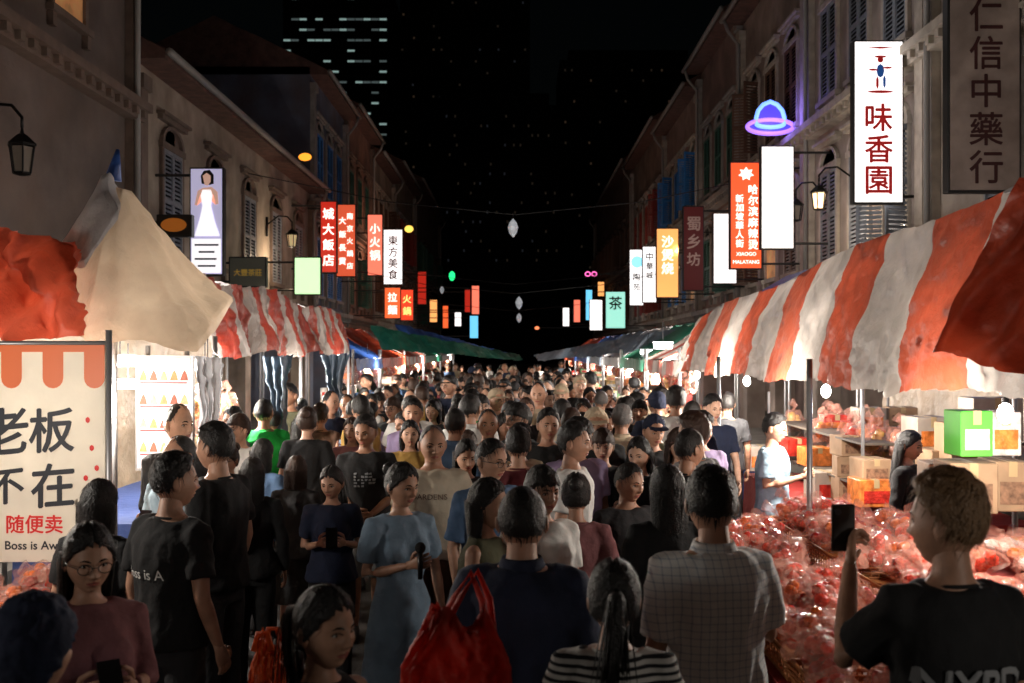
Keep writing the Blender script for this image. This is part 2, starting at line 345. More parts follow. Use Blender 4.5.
# text -----------------------------------------------------------------
GC={}
def glyph(t):
    if t in GC: return GC[t]
    cu=bpy.data.curves.new('t','FONT'); cu.body=t; cu.size=1; cu.resolution_u=3
    o=bpy.data.objects.new('t',cu); C.objects.link(o); me=evalmesh(o)
    v=np.array([tuple(q.co) for q in me.vertices]) if len(me.vertices) else np.array([[0,0,0],[1,0,0],[1,1,0]])
    f=[tuple(p.vertices) for p in me.polygons]; bpy.data.objects.remove(o); bpy.data.meshes.remove(me)
    GC[t]=(v,f); return GC[t]
def put(g,t,x0,x1,z0,z1,y,mode='h',bold=.018,slant=0):
    if mode=='v':
        n=len(t); c=(z1-z0)/n
        for i,ch in enumerate(t): put(g,ch,x0,x1,z1-(i+.93)*c,z1-(i+.07)*c,y,'h',bold)
        return
    if t=='#':
        for i in range(6):
            for j in range(5):
                if R.random()<.7: a=x0+(x1-x0)*i/6; b=z0+(z1-z0)*j/5; g.add([(a,y,b),(a+(x1-x0)*R.uniform(.08,.16),y,b),(a+(x1-x0)*R.uniform(.05,.16),y,b+(z1-z0)*.13),(a,y,b+(z1-z0)*R.uniform(.08,.15))],[(0,1,2,3)])
        return
    v,f=glyph(t); a=v.min(0); b=v.max(0); s=min((x1-x0)/max(b[0]-a[0],1e-3),(z1-z0)/max(b[1]-a[1],1e-3)); m=(a+b)/2; e=bold*s
    for k,(dx,dz) in enumerate([(0,0)]+([(e,0),(-e,0),(0,e),(0,-e)] if bold else [])):
        g.add([((x0+x1)/2+(q[0]-m[0])*s+dx,y-.0007*k,(z0+z1)/2+(q[1]-m[1]+slant*(q[0]-m[0]))*s+dz) for q in v],f)
def shirt_text(r,kind,fem,P,rows,m,back,bold=0):
    me=top_mesh(kind,fem,P); bv=BVHTree.FromPolygons([v.co.copy() for v in me.vertices],[tuple(p.vertices) for p in me.polygons]); sy=1 if back else -1
    for t,cx,cz,w,hh in rows:
        g=G(); put(g,t,cx-w/2,cx+w/2,cz-hh/2,cz+hh/2,0,'h',bold)
        vs=[]
        for x,y,z in g.v:
            x=-x if back else x; hit=bv.ray_cast(V3((x,sy,z)),V3((0,-sy,0)))[0]; vs.append((x,(hit.y if hit else sy*.13)+sy*(.007-y),z))
        g.v=vs; inst('chest_print' if not back else 'back_print',g.mesh('print',[m]),r)
# ================================================================ heroes
B=fab
h1=person(88,3.5,1.63,35,'hold',1,'long','black','long',B('dusty pink'),'trousers',B('navy'),1,'person with glasses and long dark hair in dusty pink top, bottom left',0,8,True)
h2=person(172,4.7,1.75,150,'down',0,'short','black','tee',B('black'),'trousers',B('charcoal'),1,'person in black tee with white back lettering, at lower left',-25)
shirt_text(h2,'tee',0,'down',[('Boss is A',-.02,1.2,.24,.05)],mat('print_white',(.75,.75,.72),.7),True)
person(217,5.7,1.82,250,'down',0,'short','black','tee',B('black'),'trousers',B('charcoal'),1,'tall person in black tee in profile behind the lettered black tee')
person(98,4.9,1.60,170,'down',1,'bob','black','tee',B('black'),'trousers',B('black'),1,'person with dark bobbed hair beside the white stall banner')
person(307,9.0,1.73,182,'down',1,'bun','brown','dress',B('black'),'skirt',B('black'),0,'person in sleeved black dress with brown hair tied up, seen from behind',0)
person(264,9.6,1.78,200,'down',0,'crop','black','tee',B('green'),'trousers',B('charcoal'),1,'person in bright green tee at the left stall',-25)
person(262,7.9,1.54,160,'down',1,'bob','black','tee',B('denim blue'),'trousers',B('charcoal'),1,'person in blue tee below the person in green')
h8=person(366,7.9,1.73,5,'clasp',0,'short','black','tee',B('black'),'shorts',B('grey'),2,'person in black tee with grey chest print and grey shorts facing camera',-20,10)
shirt_text(h8,'tee',0,'clasp',[('#',0,1.24,.17,.12)],mat('print_grey',(.3,.32,.34),.7),False)
h9=person(433,6.7,1.74,-5,'down',0,'receding','grey','tee',B('cream'),'trousers',B('brown'),1,'older person with receding hair in pale tee with chest lettering',20,5,wide=1.05)
shirt_text(h9,'tee',0,'down',[('GARDENS',0,1.27,.22,.035)],mat('print_dark',(.1,.05,.04),.7),False)
h10=person(401,5.4,1.63,28,'one',1,'bun','black','dress',B('dusty blue'),'skirt',B('black'),1,'person in dusty blue dress holding a black microphone',20,6)
person(490,5.9,1.72,30,'down',0,'crop','black','shirt',B('denim blue'),'trousers',B('navy'),1,'person with glasses and short dark hair in blue collared shirt',20,6,True)
person(486,4.8,1.62,70,'one',1,'bob','black','tank',B('olive'),'trousers',B('black'),1,'person in olive sleeveless top turned to the right, centre of the crowd')
h13=person(522,3.75,1.72,176,'down',0,'crop','black','shirt',B('navy'),'trousers',B('black'),1,'person in navy collared shirt from behind, red bag on shoulder',0,0,wide=1.08)
person(541,5.1,1.64,30,'down',0,'fringe','black','tee',B('white'),'trousers',B('navy'),1,'person in white tee with dark fringe facing camera')
person(572,6.6,1.76,75,'down',0,'short','black','tee',B('white'),'trousers',B('charcoal'),1,'person in white tee in profile looking right')
person(603,7.6,1.64,-8,'clasp',1,'fringe','brown','tee',B('black'),'trousers',B('black'),0,'person in black top with brown fringe facing camera, right of centre',0,8)
person(640,7.2,1.62,-30,'hold',1,'bob','black','tee',B('black'),'trousers',B('black'),0,'person in black top looking down beside the long haired person',0,12)
person(668,5.0,1.66,185,'down',1,'long','black','tee',B('black'),'trousers',B('black'),0,'person with very long straight black hair seen from behind')
person(688,6.5,1.73,120,'one',0,'crop','black','tee',B('black'),'trousers',B('charcoal'),1,'person in black tee in profile before the right stall')
person(713,3.75,1.79,195,'one',0,'short','black','shirt',PLAID,'trousers',B('navy'),1,'person in pale checked short sleeved shirt seen from behind',-20,8,wide=1.04)
h19=person(950,2.95,1.86,192,'raise',0,'thick','light brown','tee',B('black'),'trousers',B('black'),1,'person with light brown hair holding up a phone, right foreground',35,wide=.93)
shirt_text(h19,'tee',0,'raise',[('NYPD',-.02,1.2,.3,.1)],mat('print_dim',(.3,.31,.32),.8),True,.03)
person(322,2.85,1.56,55,'down',1,'ponytail','black','tank',B('black'),'trousers',B('black'),1,'person with dark tied hair in near profile, bottom edge of the scene')
person(614,3.1,1.58,178,'down',1,'ponytail','black','tee',STRIPE,'trousers',B('black'),1,'person with dark ponytail in black and white striped tee')
person(28,2.5,1.60,150,'down',0,'hood','navy','long',B('navy'),'trousers',B('black'),1,'person in navy hooded top at the bottom left corner')
person(773,8.6,1.70,60,'one',0,'short','black','tee',B('pale blue'),'trousers',B('navy'),1,'stallholder with glasses in pale blue tee behind the red packets',0,10,True)
person(727,11.5,1.76,175,'down',0,'short','black','tee',B('charcoal'),'trousers',B('black'),1,'person in charcoal tee standing by the right stall posts')
person(908,8.0,1.60,50,'down',1,'long','black','long',B('black'),'trousers',B('black'),0,'person with long dark hair standing in front of the cartons',0,8)
person(352,9.6,1.60,10,'one',1,'long','brown','tee',B('pink'),'skirt',B('charcoal'),0,'person in pink tee with long brown hair, left of centre',-20)
person(320,10.6,1.68,170,'down',0,'short','brown','tee',B('brown'),'trousers',B('navy'),1,'person in brown tee behind the black dress')
person(455,8.3,1.76,165,'walk',0,'crop','black','shirt',B('denim blue'),'trousers',B('black'),1,'person in blue collared shirt walking away behind the older person')
person(488,8.4,1.75,5,'walk',0,'receding','black','tee',B('grey'),'trousers',B('black'),2,'person with shaved head in grey tee facing camera')
person(548,8.2,1.76,10,'down',0,'short','black','tee',B('black'),'trousers',B('black'),1,'person in black tee facing camera, centre of the lane')
person(466,7.2,1.60,15,'hold',1,'long','black','tee',B('charcoal'),'skirt',B('black'),0,'person in charcoal tee with long black hair looking down at hands',0,12)
person(518,7.0,1.70,180,'walk',0,'short','black','tee',B('maroon'),'trousers',B('navy'),1,'person in maroon tee walking away at centre')
person(410,8.9,1.62,8,'down',1,'bob','black','dress',B('mustard'),'skirt',B('black'),0,'person in mustard dress with bobbed hair behind the blue dress')
person(622,9.2,1.74,170,'walk',0,'short','grey','shirt',B('beige'),'trousers',B('brown'),1,'grey haired person in beige collared shirt walking away')
person(252,6.7,1.52,190,'down',1,'long','black','long',B('black'),'trousers',B('black'),1,'short person in black long sleeves behind the tall black tee')
person(332,6.6,1.48,10,'hold',1,'ponytail','black','tee',B('navy'),'trousers',B('black'),1,'short person in navy tee left of the blue dress',-22,12)
person(296,7.4,1.46,175,'down',1,'bob','brown','tee',B('charcoal'),'skirt',B('black'),1,'short person in charcoal tee just before the black dress')
person(576,5.5,1.56,175,'down',1,'bun','black','tee',B('dusty pink'),'trousers',B('black'),1,'person in dusty pink tee from behind right of the white tee')
person(628,5.9,1.58,20,'down',0,'crop','black','tee',B('charcoal'),'trousers',B('black'),1,'person in charcoal tee beside the long haired person',20,8)
HERO=list(PEOPLE)
# crowd
used=set()
tops=list(FC)[:18]; depth=[(12,'in front'),(17,'further back'),(24,'midway'),(33,'far back'),(99,'farthest')]
def crowd(x,Y):
    for _ in range(60):
        fem=R.random()<.48; c=R.choices(tops,[9,4,5,4,3,1,1,2,2,.6,.6,1,.2,1.5,.7,1,2.5,2])[0]
        hr=R.choice(['long','bob','ponytail','bun','fringe'] if fem else ['short','crop','thick','fringe','receding','cap']); hc=R.choices(['black','brown','grey'],[8,2.5,.8])[0]
        away=R.random()<.3; kd=R.choice(['tee','tee','tank','dress'] if fem else ['tee','tee','shirt','long'])
        lat=['far left','left','centre','right','far right'][min(4,int((x+2.8)/5.0*5))]
        dp=[d for q,d in depth if Y<q][0]
        hw='cap' if hr=='cap' else hc+' '+('cropped' if hr=='crop' else hr)+' hair'
        lb=f"person in {c} {({'tee':'tee','tank':'vest','dress':'dress','shirt':'shirt','long':'jumper'})[kd]}, {hw}, {'walking away' if away else 'coming nearer'}, {lat}, {dp}"
        if lb not in used: break
    used.add(lb)
    P=R.choice(['down','walk','hold','one'])
    person(VX+x*1000/Y,Y,R.gauss(1.60,.07) if fem else min(1.88,R.gauss(1.73,.08)),(180 if away else 0)+R.gauss(0,28),P,int(fem),hr,hc if hr!='cap' else R.choice(['navy','black','beige']),kd,fab(c),R.choice(['trousers','skirt','shorts'] if fem else ['trousers','shorts']),fab(R.choice(['black','navy','denim blue','charcoal','beige','grey'])),R.choice([0,1,1,2]),lb,R.choice([-22,0,0,22]),R.choice([0,8]),R.random()<.15,wide=R.uniform(.92,1.12))
cnt=0; tries=0
while cnt<16 and tries<2500:
    tries+=1; yy=R.uniform(6.0,8.9); xx=R.uniform(-2.3,1.7); px=VX+xx*1000/yy
    if all((xx-a)**2+(yy-b)**2>.15 for a,b in PEOPLE) and all(not(yy<b<12 and abs(px-(VX+a*1000/b))<25) for a,b in HERO): crowd(xx,yy); cnt+=1
Y=8.7
while Y<46:
    st=.46 if Y<17 else (.6 if Y<28 else 1.05); x=-2.6+R.uniform(0,.3)
    while x<2.05:
        xx=x+R.uniform(-.14,.14); yy=Y+R.uniform(-.25,.25); px=VX+xx*1000/yy
        if all((xx-a)**2+(yy-b)**2>.14 for a,b in PEOPLE[:80]) and all(not(yy<b<12 and abs(px-(VX+a*1000/b))<14) for a,b in HERO) and cnt<262: crowd(xx,yy); cnt+=1
        x+=st*R.uniform(.9,1.25)
    Y+=.62 if Y<17 else (1.0 if Y<28 else 2.0)
# held things
RB=mat('red_plastic',(.6,.06,.035),.5,var=.3,vs=9,bump=1.,bs=18,trans=.5)
p=wp(h19,(.085,-.44,1.515)); g=G(); g.box(p.x-.04,p.x+.04,p.y-.006,p.y+.006,p.z-.08,p.z+.08); q=thing('phone','black phone held up by the person at right foreground','phone',p)
O('phone_case',g,BLK,q,bevel=.006); g=G(); g.box(p.x-.036,p.x+.036,p.y+.007,p.y+.0085,p.z-.074,p.z+.074); O('screen',g,mat('phone_screen',(.05,.07,.1),.1,emit=.15),q)
g=G(); g.loft([ring(p+V3((-.02,-.008-.004*i,.055)),EX,EZ,.012,.012,10) for i in range(2)]); O('camera_lens',g,mat('lens',(.1,.1,.12),.1),q)
p=wp(h10,(-.02,-.33,1.24)); q=thing('microphone','black handheld microphone held by the person in dusty blue dress','microphone',p); g=G(); g.tube([p+V3((0,0,-.1)),p+V3((0,0,.04))],[.012,.017],10); O('handle',g,BLK,q,True); g=G(); g.ell(p+V3((0,0,.06)),(.028,.028,.03),12,8); O('microphone_head',g,mat('mic_foam',(.015,.015,.015),.9,bump=.6,bs=200),q,True)
def bag(px,py,Y,w,h,m,label,straps=None,name='shopping_bag'):
    c=W(px,py,Y); r=thing(name,label,'bag',c-V3((0,0,h/2))); g=G(); K=40; rs=[]; N_=90
    for j in range(K+1):
        u=j/K; z=c.z-h/2+h*u; a=w/2*(1.02-.1*u-.5*max(0,u-.55)**1.2*2); b=.07*(1-.75*u)
        row=[]
        for i in range(N_):
            t=2*PI*i/N_; fr=noise.noise(V3((math.cos(t)*3.2+z*3,math.sin(t)*3.2,z*11+px)))+.8*(1-2*abs(noise.noise(V3((math.cos(t)*6-z*12,math.sin(t)*5,z*16)))))+.4*(1-2*abs(noise.noise(V3((math.cos(t)*11+z*20,math.sin(t)*9,z*22)))))
            row.append(V3((c.x+a*math.cos(t)*(1+.07*fr),c.y+b*math.sin(t)+.022*fr*math.sin(t),z+.012*fr*u+(.05*math.sin(t*3+1) if j==K else .03*math.sin(t*3+1)*u*u))))
        rs.append(row)
    g.loft(rs); O('bag_body',g,m,r,True)
    for s in (-1,1):
        g=G(); ps=straps if straps else [(c.x-w*.25,c.y+s*.02,c.z+h*.45),(c.x-w*.12,c.y+s*.02,c.z+h*.8),(c.x+w*.12,c.y+s*.02,c.z+h*.8),(c.x+w*.25,c.y+s*.02,c.z+h*.45)]
        g.tube([V3(q)+V3((.012*s,.012*s,0)) for q in ps],[(.012,.004)]*len(ps),8); O('strap',g,m,r,True)
    return r
bag(455,674,3.25,.35,.34,RB,'large crumpled red bag slung behind the navy shirt',[W(440,630,3.25),W(458,596,3.38),W(474,572,3.5),W(486,600,3.4),W(490,636,3.3)])
bag(268,672,3.9,.14,.2,mat('orange_bag',(.75,.12,.02),.4,trans=.3,bump=.6,bs=14),'small orange carrier bag hanging low at the left')
# ================================================================ setting
AS=mat('asphalt',(.04,.038,.037),.75,var=.3,vs=3,bump=.5,bs=60); CON=mat('concrete',(.2,.18,.16),.85,var=.2,vs=2,bump=.3,bs=20)
g=G(); g.box(-300,300,-60,600,-.4,-.02); tag(O('ground',g,CON),kind='structure')
g=G(); g.box(-5.2,5.2,-20,120,-.3,0); tag(O('road',g,AS),kind='structure')
for s in (-1,1):
    g=G(); g.box(s*5.2,s*9,-20,120,-.3,.13); tag(O('pavement',g,CON),kind='structure',label=['','stone pavement right of the road','stone pavement left of the road'][s])
TILE=mat('roof_tile',(.10,.05,.04),.85,var=.35,vs=5,bump=.5,bs=15); PIPE=mat('grey_pipe',(.25,.24,.23),.5)
def win_mesh():
    g=G(); w,h=.5,.95
    g.box(-.06,0,-w-.1,-w,-h,h); g.box(-.06,0,w,w+.1,-h,h); g.box(-.08,0,-w-.14,w+.14,h,h+.12); g.box(-.12,0,-w-.16,w+.16,-h-.1,-h)
    g.box(-.10,0,-w-.2,w+.2,h+.5,h+.58); g.box(-.16,0,-w-.26,w+.26,h+.583,h+.64)
    for s in (-1,1): g.box(-.09,0,s*(w+.06)-.06,s*(w+.06)+.06,-h-.3,-h-.103)
    g.loft([[V3((x,(w+.1)*math.cos(a)*k,h+.12+.36*math.sin(a)*k)) for a in [PI*i/10 for i in range(11)]] for x,k in ((0,1),(-.07,1),(-.07,.82),(0,.82))])
    return g
def shut_mesh():
    g=G(); g.box(-.05,-.012,0,.05,-.95,.95); g.box(-.05,-.012,.43,.48,-.95,.95)
    for z in (-.95,-.04,.88): g.box(-.048,-.013,.05,.43,z,z+.07)
    for i in range(22):
        z=-.86+i*.081
        if abs(z)>.03: g.add([(-.042,.05,z),(-.042,.43,z),(-.018,.43,z+.055),(-.018,.05,z+.055)],[(0,1,2,3)])
    return g
TR={k:mat('trim_'+k,c,.75,var=.2,vs=5,bump=.2,dirt=.3) for k,c in (('cream',(.42,.37,.31)),('grey',(.27,.26,.25)),('brown',(.14,.10,.08)))}
SH={k:mat('shutter_'+k,c,.6,var=.2,vs=8) for k,c in (('blue',(.03,.2,.55)),('green',(.03,.12,.09)),('brown',(.12,.06,.035)),('grey',(.2,.22,.25)),('red',(.3,.04,.03)))}
WM={k:win_mesh().mesh('window',[m]) for k,m in TR.items()}; SM={k:shut_mesh().mesh('shutter',[m]) for k,m in SH.items()}
gp=G(); gp.box(-.01,0,-.5,.5,-.95,.95); PM=gp.mesh('pane',[mat('pane_dark',(.02,.02,.025),.15)]); gp=G(); gp.box(-.01,0,-.5,.5,-.95,.95); PL=gp.mesh('pane',[mat('pane_lit',(1,.5,.2),.4,emit=.06,var=.3,vs=3)])
def shophouse(s,y0,y1,H,col,trim,sh,label,nw=3,lv=(4.9,8.3),led=(3.5,7.0),closed=.7):
    x=s*6.5; r=thing('shophouse',label,'building',(x,(y0+y1)/2,0)); wm=mat('plaster_%d_%d'%(s,int(y0)),col,.9,var=.3,vs=1.3,bump=.35,bs=14,dirt=.65)
    g=G(); g.box(x,s*13,y0,y1,3.0,H); g.box(s*9,s*13,y0+.002,y1-.002,0,3.0)
    for i in range(3):
        yy=y0+.25+(y1-y0-.5)*i/2; g.box(x,x+s*.5,yy-.24,yy+.24,0,3.0)
    O('wall',g,wm,r)
    for z in [q for q in led if q<H-1]:
        g=G(); g.box(x-s*.35,x-s*.002,y0,y1,z,z+.14); g.box(x-s*.22,x-s*.003,y0+.01,y1-.01,z-.16,z-.002)
        for i in range(int((y1-y0)/.35)): g.box(x-s*.3,x-s*.22-s*.002,y0+.1+i*.35,y0+.22+i*.35,z-.12,z-.003)
        O('ledge',g,TR[trim],r)
    for yy in (y0+.18,y1-.18):
        g=G(); g.box(x-s*.14,x-s*.004,yy-.16,yy+.16,3.7,H-.5); g.box(x-s*.2,x-s*.005,yy-.2,yy+.2,H-.75,H-.502); O('pilaster',g,TR[trim],r)
    g=G(); K=int((y1-y0)/.11); ys=[y0+(y1-y0)*i/K for i in range(K+1)]; rs=[]
    for u in range(11):
        t=u/10; rs.append([V3((x-s*.55+s*t*7.2,yy,H-.1+1.7*(1-abs(2*t-1))+.035*(i%2)+(u%2)*.02)) for i,yy in enumerate(ys)]+[V3((x-s*.55+s*t*7.2,yy,H-.25)) for yy in reversed(ys)])
    g.loft(rs); O('roof',g,TILE,r)
    g=G(); g.tube([(x-s*.62,y0,H-.14),(x-s*.62,y1,H-.14)],.07,8); O('gutter',g,PIPE,r,True)
    g=G(); g.tube([(x-s*.62,y1-.3,H-.15),(x-s*.5,y1-.3,H-.5),(x-s*.2,y1-.3,H-.9),(x-s*.2,y1-.3,3.2)],.05,8); O('drainpipe',g,PIPE,r,True)
    for z in [q+.15 for q in lv if q+1.4<H]:
        for i in range(nw):
            yy=y0+.5+(y1-y0-1)*(i+.5)/nw; lit=R.random()<.05
            w=inst('window',WM[trim],r,(0-s*.003,yy-(y0+y1)/2,z),(0,0,0 if s>0 else PI)); inst('pane',PL if lit else PM,w,(-.002,0,0))
            if not lit:
                op=R.random()>closed
                for q in (-1,1): inst('shutter',SM[sh],w,(-.01,-.5*q if not op else -.52*q-.0,0),(0,0,(q*1.9 if op else 0)),(1,q*1.02,1))
    return r
for a in [(-1,-4,17,13,(.12,.095,.085),'brown','brown','brown plastered shophouse nearest on the left',5,(7.9,),(6.3,9.9),1.),
 (-1,17,31.7,7.5,(.36,.3,.24),'brown','grey','low beige two storey shophouse with drainpipe, left side',5,(4.9,),(3.5,)),
 (-1,31.7,38,11.3,(.12,.14,.2),'grey','blue','shophouse with bright blue shutters on the left',3),
 (-1,38,45,11.8,(.28,.15,.11),'brown','green','reddish shophouse beyond the blue shutters on the left',3),
 (-1,45,53,11.4,(.3,.23,.18),'cream','brown','tan shophouse with cream trim on the left, third tall one',4),
 (-1,53,64,12.5,(.22,.18,.15),'grey','red','grey brown shophouse far along the left side',5),
 (-1,64,85,13.5,(.18,.13,.11),'brown','green','farthest dark shophouse on the left side',8),
 (1,-4,15.6,13,(.42,.36,.31),'cream','grey','cream shophouse nearest on the right behind the medicine shop sign',5,(4.9,8.3)),
 (1,15.6,22,12.3,(.34,.28,.25),'cream','grey','grey cream shophouse behind the tall white sign on right',3),
 (1,22,28.5,11.8,(.28,.22,.19),'cream','brown','tan shophouse behind the neon hat on the right',3),
 (1,28.5,35,12.2,(.22,.15,.13),'grey','green','brown shophouse with green shutters on the right',3),
 (1,35,43,11.8,(.28,.21,.18),'cream','blue','tan shophouse with blue shutters far right side',4),
 (1,43,55,12.5,(.22,.17,.14),'grey','red','dim brown shophouse further along the right',5),
 (1,55,80,13,(.18,.13,.11),'brown','brown','farthest dark shophouse on the right side',9)]: shophouse(*a)
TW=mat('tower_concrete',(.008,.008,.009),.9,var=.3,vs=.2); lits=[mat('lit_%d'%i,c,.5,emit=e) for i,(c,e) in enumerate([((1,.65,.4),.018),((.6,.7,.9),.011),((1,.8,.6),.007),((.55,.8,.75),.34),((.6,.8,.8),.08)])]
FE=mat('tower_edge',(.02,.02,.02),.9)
def tower(px0,px1,py,Y,rows,cols,prob,ms,label,band=False):
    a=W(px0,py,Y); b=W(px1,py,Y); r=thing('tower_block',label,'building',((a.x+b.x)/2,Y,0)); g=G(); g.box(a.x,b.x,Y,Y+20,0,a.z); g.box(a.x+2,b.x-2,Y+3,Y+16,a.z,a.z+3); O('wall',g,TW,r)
    n=0; w=(b.x-a.x)/cols
    for j in range(rows):
        z=a.z-2-(a.z-20)*j/rows
        g=G(); g.box(a.x,b.x,Y-.3,Y-.01,z-1.2,z-.9); O('floor_edge',g,FE,r)
        rp=R.choice([prob*1.8,prob*1.4,prob*.2])
        for i in range(cols):
            if R.random()<(rp if band else prob) and n<98:
                g=G(); x=a.x+w*(i+.06)
                if band: g.box(x,x+w*.9,Y-.06,Y-.01,z-.36,z-.02)
                else: x+=R.uniform(0,w*.5); g.box(x,x+w*.2,Y-.06,Y-.01,z-.4,z+.1)
                O('window',g,lits[R.choice(ms)],r); n+=1
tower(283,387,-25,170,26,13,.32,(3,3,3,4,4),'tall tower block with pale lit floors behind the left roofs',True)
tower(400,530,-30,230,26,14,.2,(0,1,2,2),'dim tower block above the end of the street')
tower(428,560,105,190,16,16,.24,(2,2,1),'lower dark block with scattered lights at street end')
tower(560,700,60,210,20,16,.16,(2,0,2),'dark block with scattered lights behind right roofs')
def lantern(px,py,Y,s,label,e=1.5,sc=1.):
    c=W(px,py,Y); r=thing('wall_lantern',label,'lamp',c,'lanterns on the shophouse walls'); im=mat('iron',(.012,.012,.012),.45,metal=.6); k=.62*sc
    H=lambda z,a:[c+V3((a*k*math.cos(PI/3*i),a*k*math.sin(PI/3*i),z*k)) for i in range(6)]
    g=G(); g.loft([H(-.33,.05),H(-.3,.17),H(-.27,.17)]); g.loft([H(.22,.27),H(.26,.27),H(.42,.1),H(.46,.04),H(.56,.02)])
    for i in range(6): g.tube([H(-.28,.165)[i],H(.22,.235)[i]],.012*k*1.5,5)
    O('lantern_frame',g,im,r); g=G(); g.loft([H(-.26,.14),H(.2,.2)]); O('glass',g,mat('lantern_glass%g'%e,(1,.72,.4) if e>.2 else (.12,.1,.08),.3,emit=e),r)
    g=G(); x=s*6.45; t=c+V3((0,0,.56*k)); g.tube([t,t+V3((0,0,.12)),t+V3((s*.12,0,.26)),t+V3((s*.35,0,.28)),V3((x,c.y,t.z+.05))],.02,6); O('bracket',g,im,r,True)
    g=G(); g.tube([V3((x,c.y,t.z-.25)),V3((x,c.y,t.z+.25))],.035,6); O('wall_plate',g,im,r,True)
def plight(x,y,z,P,col=(1,.82,.62),r=.06):
    l=bpy.data.lights.new('lamp_or_fill_light','POINT'); l.energy=P; l.color=col; l.shadow_soft_size=r; o=bpy.data.objects.new('lamp_or_fill_light',l); C.objects.link(o); o.location=(x,y,z); return o
lantern(22,158,11.5,-1,'iron lantern on the wall at far left',.05)
lantern(292,240,26,-1,'iron lantern above the pale green box sign, left side',.3)
lantern(796,212,21,1,'dark iron lantern below the neon hat',.1)
lantern(819,200,19,1,'glowing iron lantern left of the tall white sign',2.)
lantern(676,270,36,1,'small iron lantern beside the orange sign',.8)
plight(X(819,18.5),18.5,Z(207,18.5)-.4,60,(1,.8,.6)); plight(X(290,26),26,Z(240,26)-.5,55,(1,.75,.5)); plight(-5.2,13,5.0,7,(1,.65,.5)); plight(5.2,32,5.5,55,(1,.65,.45)); plight(-5.3,42,6.5,80,(1,.5,.3)); plight(5.2,48,6.0,70,(1,.6,.4));plight(4.6,10,4.4,36,(1,.85,.75)); plight(4.9,17,8.2,12,(.95,.92,1))  # first two sit at lanterns; the others are added facade fill without lamps
# signs
CASE=mat('sign_casing',(.03,.03,.03),.5,metal=.3)
def col_e(n,c,e): return mat('glow_'+n,c,.5,emit=e)
WH=col_e('white',(1,.95,.93),1.7); WT=col_e('white_text',(1,.9,.82),1.5); RT=mat('red_text',(.6,.02,.02),.5,emit=.25); BT=mat('black_text',(.01,.01,.01),.6); YT=col_e('yellow',(1,.7,.2),1.5)
def sign(rect,Y,face,txt,label,tm=None,extra=None,wall=True,d=.16,name='sign_box'):
    x0,y0,x1,y1=rect; a=W(x0,y1,Y); b=W(x1,y0,Y); r=thing(name,label,'sign',((a.x+b.x)/2,Y,a.z),'signs hung along the shophouses')
    g=G(); e=.03; g.box(a.x-e,b.x+e,Y,Y+d,a.z-e,b.z+e); O('casing',g,CASE,r,bevel=.012)
    g=G(); g.box(a.x,b.x,Y-.012,Y-.002,a.z,b.z); O('face',g,face,r)
    g=G(); g.box(a.x,b.x,Y+d+.002,Y+d+.012,a.z,b.z); O('face',g,face,r)
    for t in txt or []:
        g=G(); c=W(t[1],t[4],Y); dd=W(t[3],t[2],Y); put(g,t[0],c.x,dd.x,c.z,dd.z,Y-.017,t[5] if len(t)>5 else 'v',.012 if Y<15 else .02); O('lettering',g,tm or RT,r)
    if extra: extra(r,Y)
    if wall and abs(a.x)>1:
        s=1 if a.x>0 else -1; xe=b.x+e if s>0 else a.x-e
        for z in (b.z-.1,a.z+.1): g=G(); g.tube([(xe,Y+d/2,z),(s*6.5,Y+d/2,z)],.025,6); O('bracket',g,CASE,r)
    return r
def blob(px,py,rx,ry,m,nm='emblem',n=20,star=0):
    def f(r,Y):
        g=G(); c=W(px,py,Y); k=Y/1000
        vs=[(c.x+rx*k*math.cos(2*PI*i/n+PI/2)*(1 if not star or i%2==0 else star),Y-.018-.0001*rx,c.z+ry*k*math.sin(2*PI*i/n+PI/2)*(1 if not star or i%2==0 else star)) for i in range(n)]; g.add(vs+[(c.x,Y-.018-.0001*rx,c.z)],[(i,(i+1)%n,n) for i in range(n)]); O(nm,g,m,r)
    return f
def multi(*fs):
    def f(r,Y):
        for q in fs: q(r,Y)
    return f
BLU=mat('blue_mark',(.02,.12,.45),.5,emit=.3)
sign((855,42,902,202),16,WH,[('味香園',863,102,894,196)],'tall white lit sign with three red characters, right wall',RT,multi(blob(880,60,3,3,RT),blob(880,57,6,1.3,RT),blob(880,71,4,7,BLU,n=8),blob(873,70,5,1.3,RT,n=6),blob(887,68,5,1.3,RT,n=6),blob(877,83,1.6,7,RT,n=6),blob(884,82,1.6,7,BLU,n=6),blob(880,92,13,1.5,RT),blob(880,48,15,1.2,RT,n=4)))
sign((950,-20,1019,190),12.6,mat('board_beige',(.36,.29,.25),.8,var=.2,dirt=.3),[('仁信中藥行',966,-4,1005,186)],'beige unlit board with five dark red characters, top right',mat('maroon_text',(.05,.01,.01),.6))
OR=col_e('orange_red',(.85,.09,.02),1.1)
sign((731,163,761,268),22.5,OR,[('新加坡華人街',734,194,745,248),('哈尔滨麻辣烫',746,184,760,250),('XIAOGO',736,251,756,257,'h'),('MALATANG',733,259,759,265,'h')],'orange red lit sign with white leaf emblem and two columns',WT,blob(746,174,8,7,WT,n=14,star=.6))
sign((762,147,793,248),20.5,WH,None,'plain white lit sign box below the neon hat')
sign((714,214,736,283),26,WH,None,'plain white lit sign left of the orange red one')
sign((684,207,703,290),28,mat('dark_red_board',(.13,.012,.012),.6,emit=.1),[('蜀乡坊',687,215,700,268)],'dark red board given a faint glow, three carved characters',mat('pale_text',(.5,.33,.28),.5,emit=.08))  # emission in board and characters stands in for light falling on them
sign((657,229,678,297),32,col_e('amber',(1,.42,.12),1.2),[('沙煲烧',661,235,674,275)],'amber lit sign with white characters on the right',WT)
sign((643,247,656,302),36,WH,[('中華城',646,252,653,280)],'slim white lit sign left of the amber one',BT)
